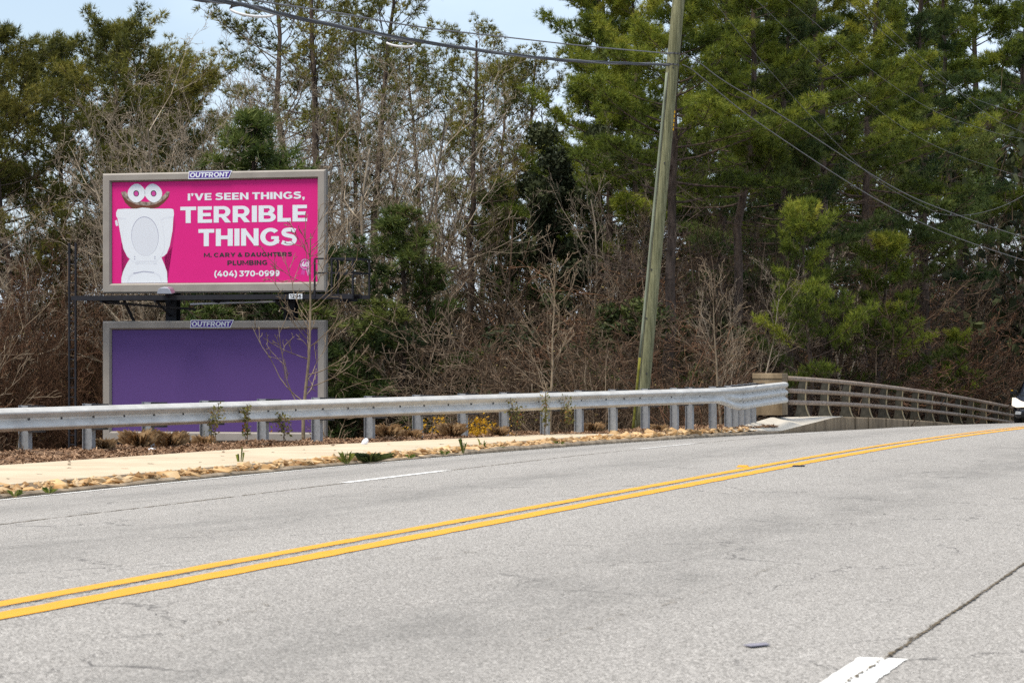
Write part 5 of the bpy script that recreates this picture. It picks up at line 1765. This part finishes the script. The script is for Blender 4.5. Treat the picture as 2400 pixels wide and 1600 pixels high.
sapling(8, 1290, 985, 608, 1277, 66.5, 0.036, 'pale leafless sapling between the billboards and the utility pole')
sapling(12, -110, 1040, 520, -40, 60, 0.04, 'pale leafless branches of a sapling beyond the ladder of the billboards')
sapling(14, 1690, 985, 640, 1655, 78, 0.035, 'pale crooked leafless sapling right of the utility pole')
def by_rail(px, back=0.55):
    f = rail_frames(px, px + 2, 1)[0]
    p = f[0] + GL - f[1] * back
    return Vector((p.x, p.y, bed_z(p.x, p.y)))
def twigbush(seed, px, py, h, label, m, Y=None, width=.3, stems=7, leaves=0, ml=None, rad=.010):
    p = by_rail(px) if Y is None else Vector(((px - CX) * Y / F, Y, bed_z((px - CX) * Y / F, Y)))
    P3 = dict(BRUSH, n=[6, 4, 3], kids=[3, 2], min=.004)
    o = brush('shrub', seed, h, width, stems, m, leaves, P3, rad, ml)
    o.location = p
    return tag(o, label, 'shrub')
twigbush(201, 86, 1040, .75, 'fan of bare pale stems at the foot of a guardrail post', M_TWIGS)
twigbush(202, 850, 1005, .6, 'low spray of bare tan stems under the guardrail', M_TWIGS)
twigbush(203, 1340, 985, .6, 'tan twiggy shrub under the guardrail near the utility pole', M_TWIGS)
twigbush(204, 1590, 940, 2.4, 'reddish twiggy shrub close to the right side of the utility pole', M_TWIGR, 76, 1.2, 12, rad=.014)
twigbush(205, 1420, 940, 2.3, 'tan twiggy shrub just left of the utility pole', M_TWIGS, 74, .8, 7, rad=.012)
twigbush(206, 930, 940, 1.9, 'bare pale shrub beyond the guardrail right of the billboards', M_TWIGS, 66, 1.2, 6, rad=.012)
for k, (px, py, s) in enumerate(((1049, 1004, .8), (1150, 997, 1.2), (1238, 988, 1.0), (1190, 985, .8))):
    p = by_rail(px, .7)
    o = brush('flowering_shrub', 220 + k, .44 * s, .5 * s, 14, M_TWIGB, 420, dict(BRUSH, n=[5, 3, 2], kids=[3, 2], min=.003), .006, M_FLOWER)
    o.children[1].data = leaf_quads('leaves', [(c.co.x, c.co.y, c.co.z) for c in list(o.children[1].data.vertices)[::4]], .035, 3 + k)
    o.children[1].data.materials.append(M_FLOWER)
    o.location = p
    tag(o, 'low shrub covered in yellow bloom under the guardrail', 'shrub', 'yellow shrubs under the guardrail')

def blades(n, h, spread, w, seed, curl=.5):
    r = np.random.default_rng(seed)
    a = r.uniform(0, 2 * np.pi, n)
    ro = spread * .35 * np.sqrt(r.random(n))
    base_ = np.stack([ro * np.cos(a), ro * np.sin(a), np.full(n, -.02)], 1)
    out = np.stack([np.cos(a), np.sin(a), np.zeros(n)], 1) * (spread * r.uniform(.2, 1, n))[:, None]
    hh = h * r.uniform(.55, 1.1, n)
    mid = base_ + out * .35 + np.array([0, 0, 1.0]) * (hh * .75)[:, None]
    tip = base_ + out + np.array([0, 0, 1.0]) * (hh * (1 - curl * r.random(n) * .5))[:, None]
    sd = np.stack([-np.sin(a), np.cos(a), np.zeros(n)], 1) * (w * r.uniform(.6, 1.3, n))[:, None] / 2
    V = np.stack([base_ - sd, base_ + sd, mid + sd * .8, tip, mid - sd * .8], 1).reshape(-1, 3)
    return V, np.arange(5 * n).reshape(-1, 5), np.repeat(r.random(n), 5)
for k, (px, py, s) in enumerate(((275, 1049, .8), (354, 1040, 1.25), (430, 1034, 1.2), (509, 1031, .8), (936, 1008, 1.05), (990, 1003, .9), (1087, 999, 1.15), (1194, 991, .9), (1414, 980, 1.0), (1569, 981, .8))):
    p = by_rail(px, .22)
    V, Fq, T = blades(520, .25 * s, .2 * s, .008, 300 + k, .9)
    o = tag(empty('dry_grass_clump', tuple(p)), 'rounded clump of dry tan ornamental grass at the guardrail posts', 'grass clump', 'dry grass clumps under the guardrail')
    link('blades', np_mesh('blades', V, Fq, tint=T), M_DRY, o)
def weed(px, py, h, sp, n, w, m, label, road=True, dz=0.0):
    p = on_verge(px, py, -0.06 + dz)
    V, Fq, T = blades(n, h, sp, w, int(px * 7 + py), .6)
    o = tag(empty('weed', tuple(p)), label, 'weed', None)
    link('blades', np_mesh('blades', V, Fq, tint=T), m, o)
    return o
weed(563, 1093, .34, .07, 8, .008, M_WEED, 'single tall yellow-green weed growing out of the stone border beside the pavement')
weed(866, 1078, .13, .30, 170, .011, M_GREEN, 'dark green leafy weed patch spilling over the stone border')
weed(812, 1082, .16, .12, 26, .007, M_WEED, 'grassy weed beside the dark green weed patch in the stone border')
weed(1085, 1058, .26, .07, 9, .011, M_WEED, 'tall thin green weed in the stone border opposite the yellow shrubs')
weed(1131, 1052, .22, .07, 8, .011, M_WEED, 'slightly shorter thin green weed in the stone border opposite the yellow shrubs')
LWD = 'tiny green weed sprouting between the stones of the border'
for px, py in ((35, 1157), (115, 1150), (345, 1120), (480, 1103), (960, 1070), (1042, 1062), (1170, 1050), (1310, 1039), (1355, 1030), (1390, 1026)):
    tag(weed(px, py, .07, .09, 22, .006, M_WEED, LWD), group='small weeds in the stone border')

def vine(seed, px, lift, reach, label):
    """a climber from the mulch up over the rail face"""
    r = random.Random(seed)
    f = rail_frames(px, px + 2, 1)[0]
    foot = f[0] + GL + f[1] * 0.16
    foot.z = bed_z(foot.x, foot.y)
    topz = f[0].z + GL.z + 0.312 + lift
    segs, pts, tint = [], [], []
    for s in range(3):
        p = Vector((0, 0, 0))
        n = 9
        hh = (topz - foot.z) * r.uniform(.75, 1.05)
        for i in range(n):
            q = p + Vector((f[3].x * r.gauss(0, .035) * reach, f[3].y * r.gauss(0, .035) * reach, hh / n)) + f[1] * r.gauss(0, .008)
            segs.append((*p, *q, .006, .005))
            if i > 2:
                for k in range(9):
                    g = r.random()
                    c = p.lerp(q, g) + Vector((r.gauss(0, .05) * reach, r.gauss(0, .05), r.gauss(0, .03)))
                    pts.append(tuple(c)); tint.append(min(1, max(0, r.gauss(.45, .22))))
            p = q
    o = tag(empty('climbing_vine', tuple(foot)), label, 'vine')
    V, Q = tube_arrays(segs, 4)
    link('stem', np_mesh('stem', V, Q, tint=np.full(len(V), .3)), M_TWIGS, o)
    link('leaves', leaf_quads('leaves', pts, .036, seed, np.array(tint)), M_VINE, o)
vine(401, 478, -.02, 1.0, 'leafy vine climbing the guardrail in front of the purple billboard')
vine(402, 556, -.03, .6, 'thin vine trailing over the guardrail next to the leafy vine')
vine(403, 648, -.12, 1.4, 'spreading yellow-green vine on the guardrail beside the pale sapling')
vine(404, 1190, -.08, 1.3, 'straggling vine on the guardrail above the yellow shrubs')
vine(405, 1257, 0.04, .9, 'upright green vine on the guardrail right of the yellow shrubs')
vine(406, 1308, -.05, 1.1, 'last green vine on the guardrail towards the utility pole')

# ------------------------------------------------------------------ litter, road studs, scraps
p = on_verge(855, 1036, 0.03)
b = MB()
b.sweep([(0.045 * math.cos(a), 0.045 * math.sin(a)) for a in np.linspace(0, 6.28, 13)[:-1]], [(Vector((x, 0, 0)), Vector((0, k, 0)), Vector((0, 0, k))) for x, k in ((-.06, .35), (-.045, .8), (-.01, 1.0), (.03, .95), (.06, .6), (.07, .2))])
o = b.build('foam_cup', M_TRASH, smooth=True, loc=p)
o.rotation_euler = (0, -.9, .4)
tag(o, 'white foam cup lying where the mulch meets the pavement', 'litter')
p = on_bed(355, 1056)
o = MB().add([(-.05, 0, .01), (.05, -.02, .012), (.055, .02, .03), (-.045, .04, .035), (0, .01, .045), (0.005, .012, .0)], [(0, 1, 4), (1, 2, 4), (2, 3, 4), (3, 0, 4), (0, 1, 5), (1, 2, 5), (2, 3, 5), (3, 0, 5)]).build('paper_scrap', M_TRASH, loc=p)
tag(o, 'crumpled white paper scrap on the mulch below the purple billboard', 'litter')
def stud(px, py, m, label, size):
    p = on_road(px, py)
    b = MB()
    x, y, z = size
    b.add([(-x, -y, 0), (x, -y, 0), (x, y, 0), (-x, y, 0), (-x * .7, -y * .6, z), (x * .7, -y * .6, z), (x * .7, y * .6, z), (-x * .7, y * .6, z)],
          [(0, 1, 5, 4), (1, 2, 6, 5), (2, 3, 7, 6), (3, 0, 4, 7), (4, 5, 6, 7), (3, 2, 1, 0)])
    o = b.build('road_stud', m, loc=p)
    o.rotation_euler = (0, 0, -TH)
    return tag(o, label, 'road stud')
stud(1741, 1094, M_YEL, 'low yellow reflective stud at the double yellow line', (.055, .05, .018))
def scrap(name, pts, m, label):
    P = [on_road(x, y, 0.006) for x, y in pts]
    c = sum(P, Vector()) / len(P)
    b = MB()
    n = len(P)
    b.add([q - c for q in P] + [q - c + Vector((0, 0, .002 + .002 * (i % 2))) for i, q in enumerate(P)], [tuple(range(n))[::-1], tuple(range(n, 2 * n))] + [(i, (i + 1) % n, n + (i + 1) % n, n + i) for i in range(n)])
    return tag(b.build(name, m, loc=c), label, 'litter')
scrap('flat_scrap', [(1741, 1511), (1762, 1515), (1805, 1510), (1795, 1507), (1760, 1508)], M_DEBRIS, 'flat grey-purple scrap lying on the near lane')
scrap('rubber_strip', [(1856, 1092), (1885, 1092), (1887, 1090), (1860, 1090)], M_BLOCK, 'short black rubber strip beside the double yellow line')

# ------------------------------------------------------------------ oncoming car at the bridge
M_CAR = mat('dark_blue_paint', (0.012, 0.014, 0.024), 0.25, 0.1, 2, spec=0.6)
M_CARB = mat('black_trim', (0.012, 0.012, 0.012), 0.6, 0.1, 4)
M_GLASS = mat('dark_glass', (0.02, 0.025, 0.03), 0.08, 0.05, 2, spec=0.7)
M_HEAD = mat('lit_headlamp', (0.35, 0.34, 0.32), 0.3, 0.5, 9, emit=(1.0, 0.80, 0.62, 0.75))
M_LENS = mat('lamp_lens', (0.45, 0.46, 0.46), 0.2, 0.3, 14, spec=0.6)
M_AMB = mat('amber_lens', (0.65, 0.36, 0.02), 0.4, 0.05, 4)
M_TYRE = mat('tyre', (0.02, 0.02, 0.02), 0.9, 0.1, 6)
M_RIM = mat('rim', (0.4, 0.4, 0.4), 0.4, 0.1, 6, metal=0.6)
cy = 118.0
cxl = (2374 - CX) * cy / F
ang = -(TH + 0.026)
cen = Vector((cxl + 0.93 * math.cos(ang), cy, 0))
tt, dd_ = td(cen.x, cen.y)
cen.z = float(rz(tt, dd_)) + 0.004
pitch = math.atan((float(rz(tt + 2, dd_)) - float(rz(tt, dd_))) / 2)
car = tag(empty('car', tuple(cen)), 'dark blue car with lit headlamps coming over the bridge', 'car')
car.rotation_euler = (pitch, 0, ang)
ST = [(0.00, .66, .34, .58, .66, .56), (.10, .84, .24, .72, .80, .70), (.35, .91, .22, .86, .92, .76), (.8, .93, .22, .96, 1.02, .78), (1.3, .935, .22, 1.02, 1.09, .79), (2.0, .935, .22, 1.05, 1.58, .66),
      (2.8, .935, .22, 1.06, 1.66, .67), (3.7, .93, .22, 1.07, 1.63, .65), (4.25, .92, .26, 1.07, 1.50, .62), (4.5, .88, .30, .98, 1.08, .66), (4.58, .80, .36, .86, .94, .60)]
b = MB()
vs, fs = [], []
for y, w, zb, zs, zt, wt in ST:
    half = [(w * .88, zb), (w * .985, zb + .12), (w, zb + .34), (w * .99, zs - .06), (w * .95, zs), (wt + .03, zt - .05), (wt * .9, zt), (0, zt + .02)]
    ring_ = [(x, y, z) for x, z in half] + [(-x, y, z) for x, z in reversed(half[:-1])]
    vs += ring_
n = 15
for i in range(len(ST) - 1):
    for k in range(n):
        fs.append((i * n + k, i * n + (k + 1) % n, (i + 1) * n + (k + 1) % n, (i + 1) * n + k))
fs += [tuple(range(n)), tuple((len(ST) - 1) * n + k for k in range(n))]
b.add(vs, fs)
b.build('body', M_CAR, car, smooth=True)
MB().add([(-.70, 1.38, 1.11), (.70, 1.38, 1.11), (.60, 1.95, 1.55), (-.60, 1.95, 1.55)], [(0, 1, 2, 3)]).build('windscreen', M_GLASS, car, loc=(0, -.02, .02))
for s in (-1, 1):
    MB().add([(s * .905, 1.75, 1.09), (s * .905, 2.75, 1.10), (s * .735, 2.75, 1.55), (s * .735, 2.05, 1.51)], [(0, 1, 2, 3)]).build('side_window', M_GLASS, car, loc=(s * .012, 0, .012))
    MB().add([(s * .905, 2.82, 1.10), (s * .90, 3.85, 1.11), (s * .735, 3.75, 1.53), (s * .735, 2.82, 1.55)], [(0, 1, 2, 3)]).build('side_window', M_GLASS, car, loc=(s * .012, 0, .012))
    ol = [(s * .46, -.02, .60), (s * .78, .02, .59), (s * .94, .16, .66), (s * .96, .48, .93), (s * .88, .22, .90), (s * .54, .03, .78)]
    hl = MB().add(ol + [(x * .9, y + .22, z) for x, y, z in ol], [(0, 1, 2, 3, 4, 5), (11, 10, 9, 8, 7, 6)] + [(i, (i + 1) % 6, 6 + (i + 1) % 6, 6 + i) for i in range(6)])
    hl.build('headlight', M_HEAD, car, loc=(s * .012, -.03, 0))
    MB().sweep([(-.11, -.05), (.10, -.06), (.12, .04), (-.08, .06)], [((s * .72, -.01, .40), (1, 0, 0), (0, 0, 1)), ((s * .72, .16, .40), (1, 0, 0), (0, 0, 1))]).build('fog_light', M_LENS, car, bevel=.01)
    mi = MB().sweep([(-.11, -.07), (.10, -.07), (.13, .03), (.08, .09), (-.10, .08)], [((s * 1.06, 1.55, 1.12), (1, 0, 0), (0, 0, 1)), ((s * 1.05, 1.68, 1.12), (1, 0, 0), (0, 0, 1))]).bar((s * .88, 1.64, 1.07), (s * 1.0, 1.62, 1.08), .05, .05).build('mirror', M_CARB, car, bevel=.015)
    MB().box((s * 1.10, 1.548, 1.19), (.07, .012, .03)).build('indicator', M_AMB, mi)
    for y in (.86, 3.62):
        w_ = MB().tube([(s * .70, y, .35), (s * .915, y, .35)], .35, 24).build('wheel', M_TYRE, car)
        MB().tube([(s * .90, y, .35), (s * .925, y, .35)], .22, 20).build('rim', M_RIM, w_)
MB().box((0, .03, .62), (.84, .06, .10)).build('grille', M_CARB, car, bevel=.01)
MB().box((0, .05, .31), (1.25, .10, .14)).build('lower_grille', M_CARB, car, bevel=.02)
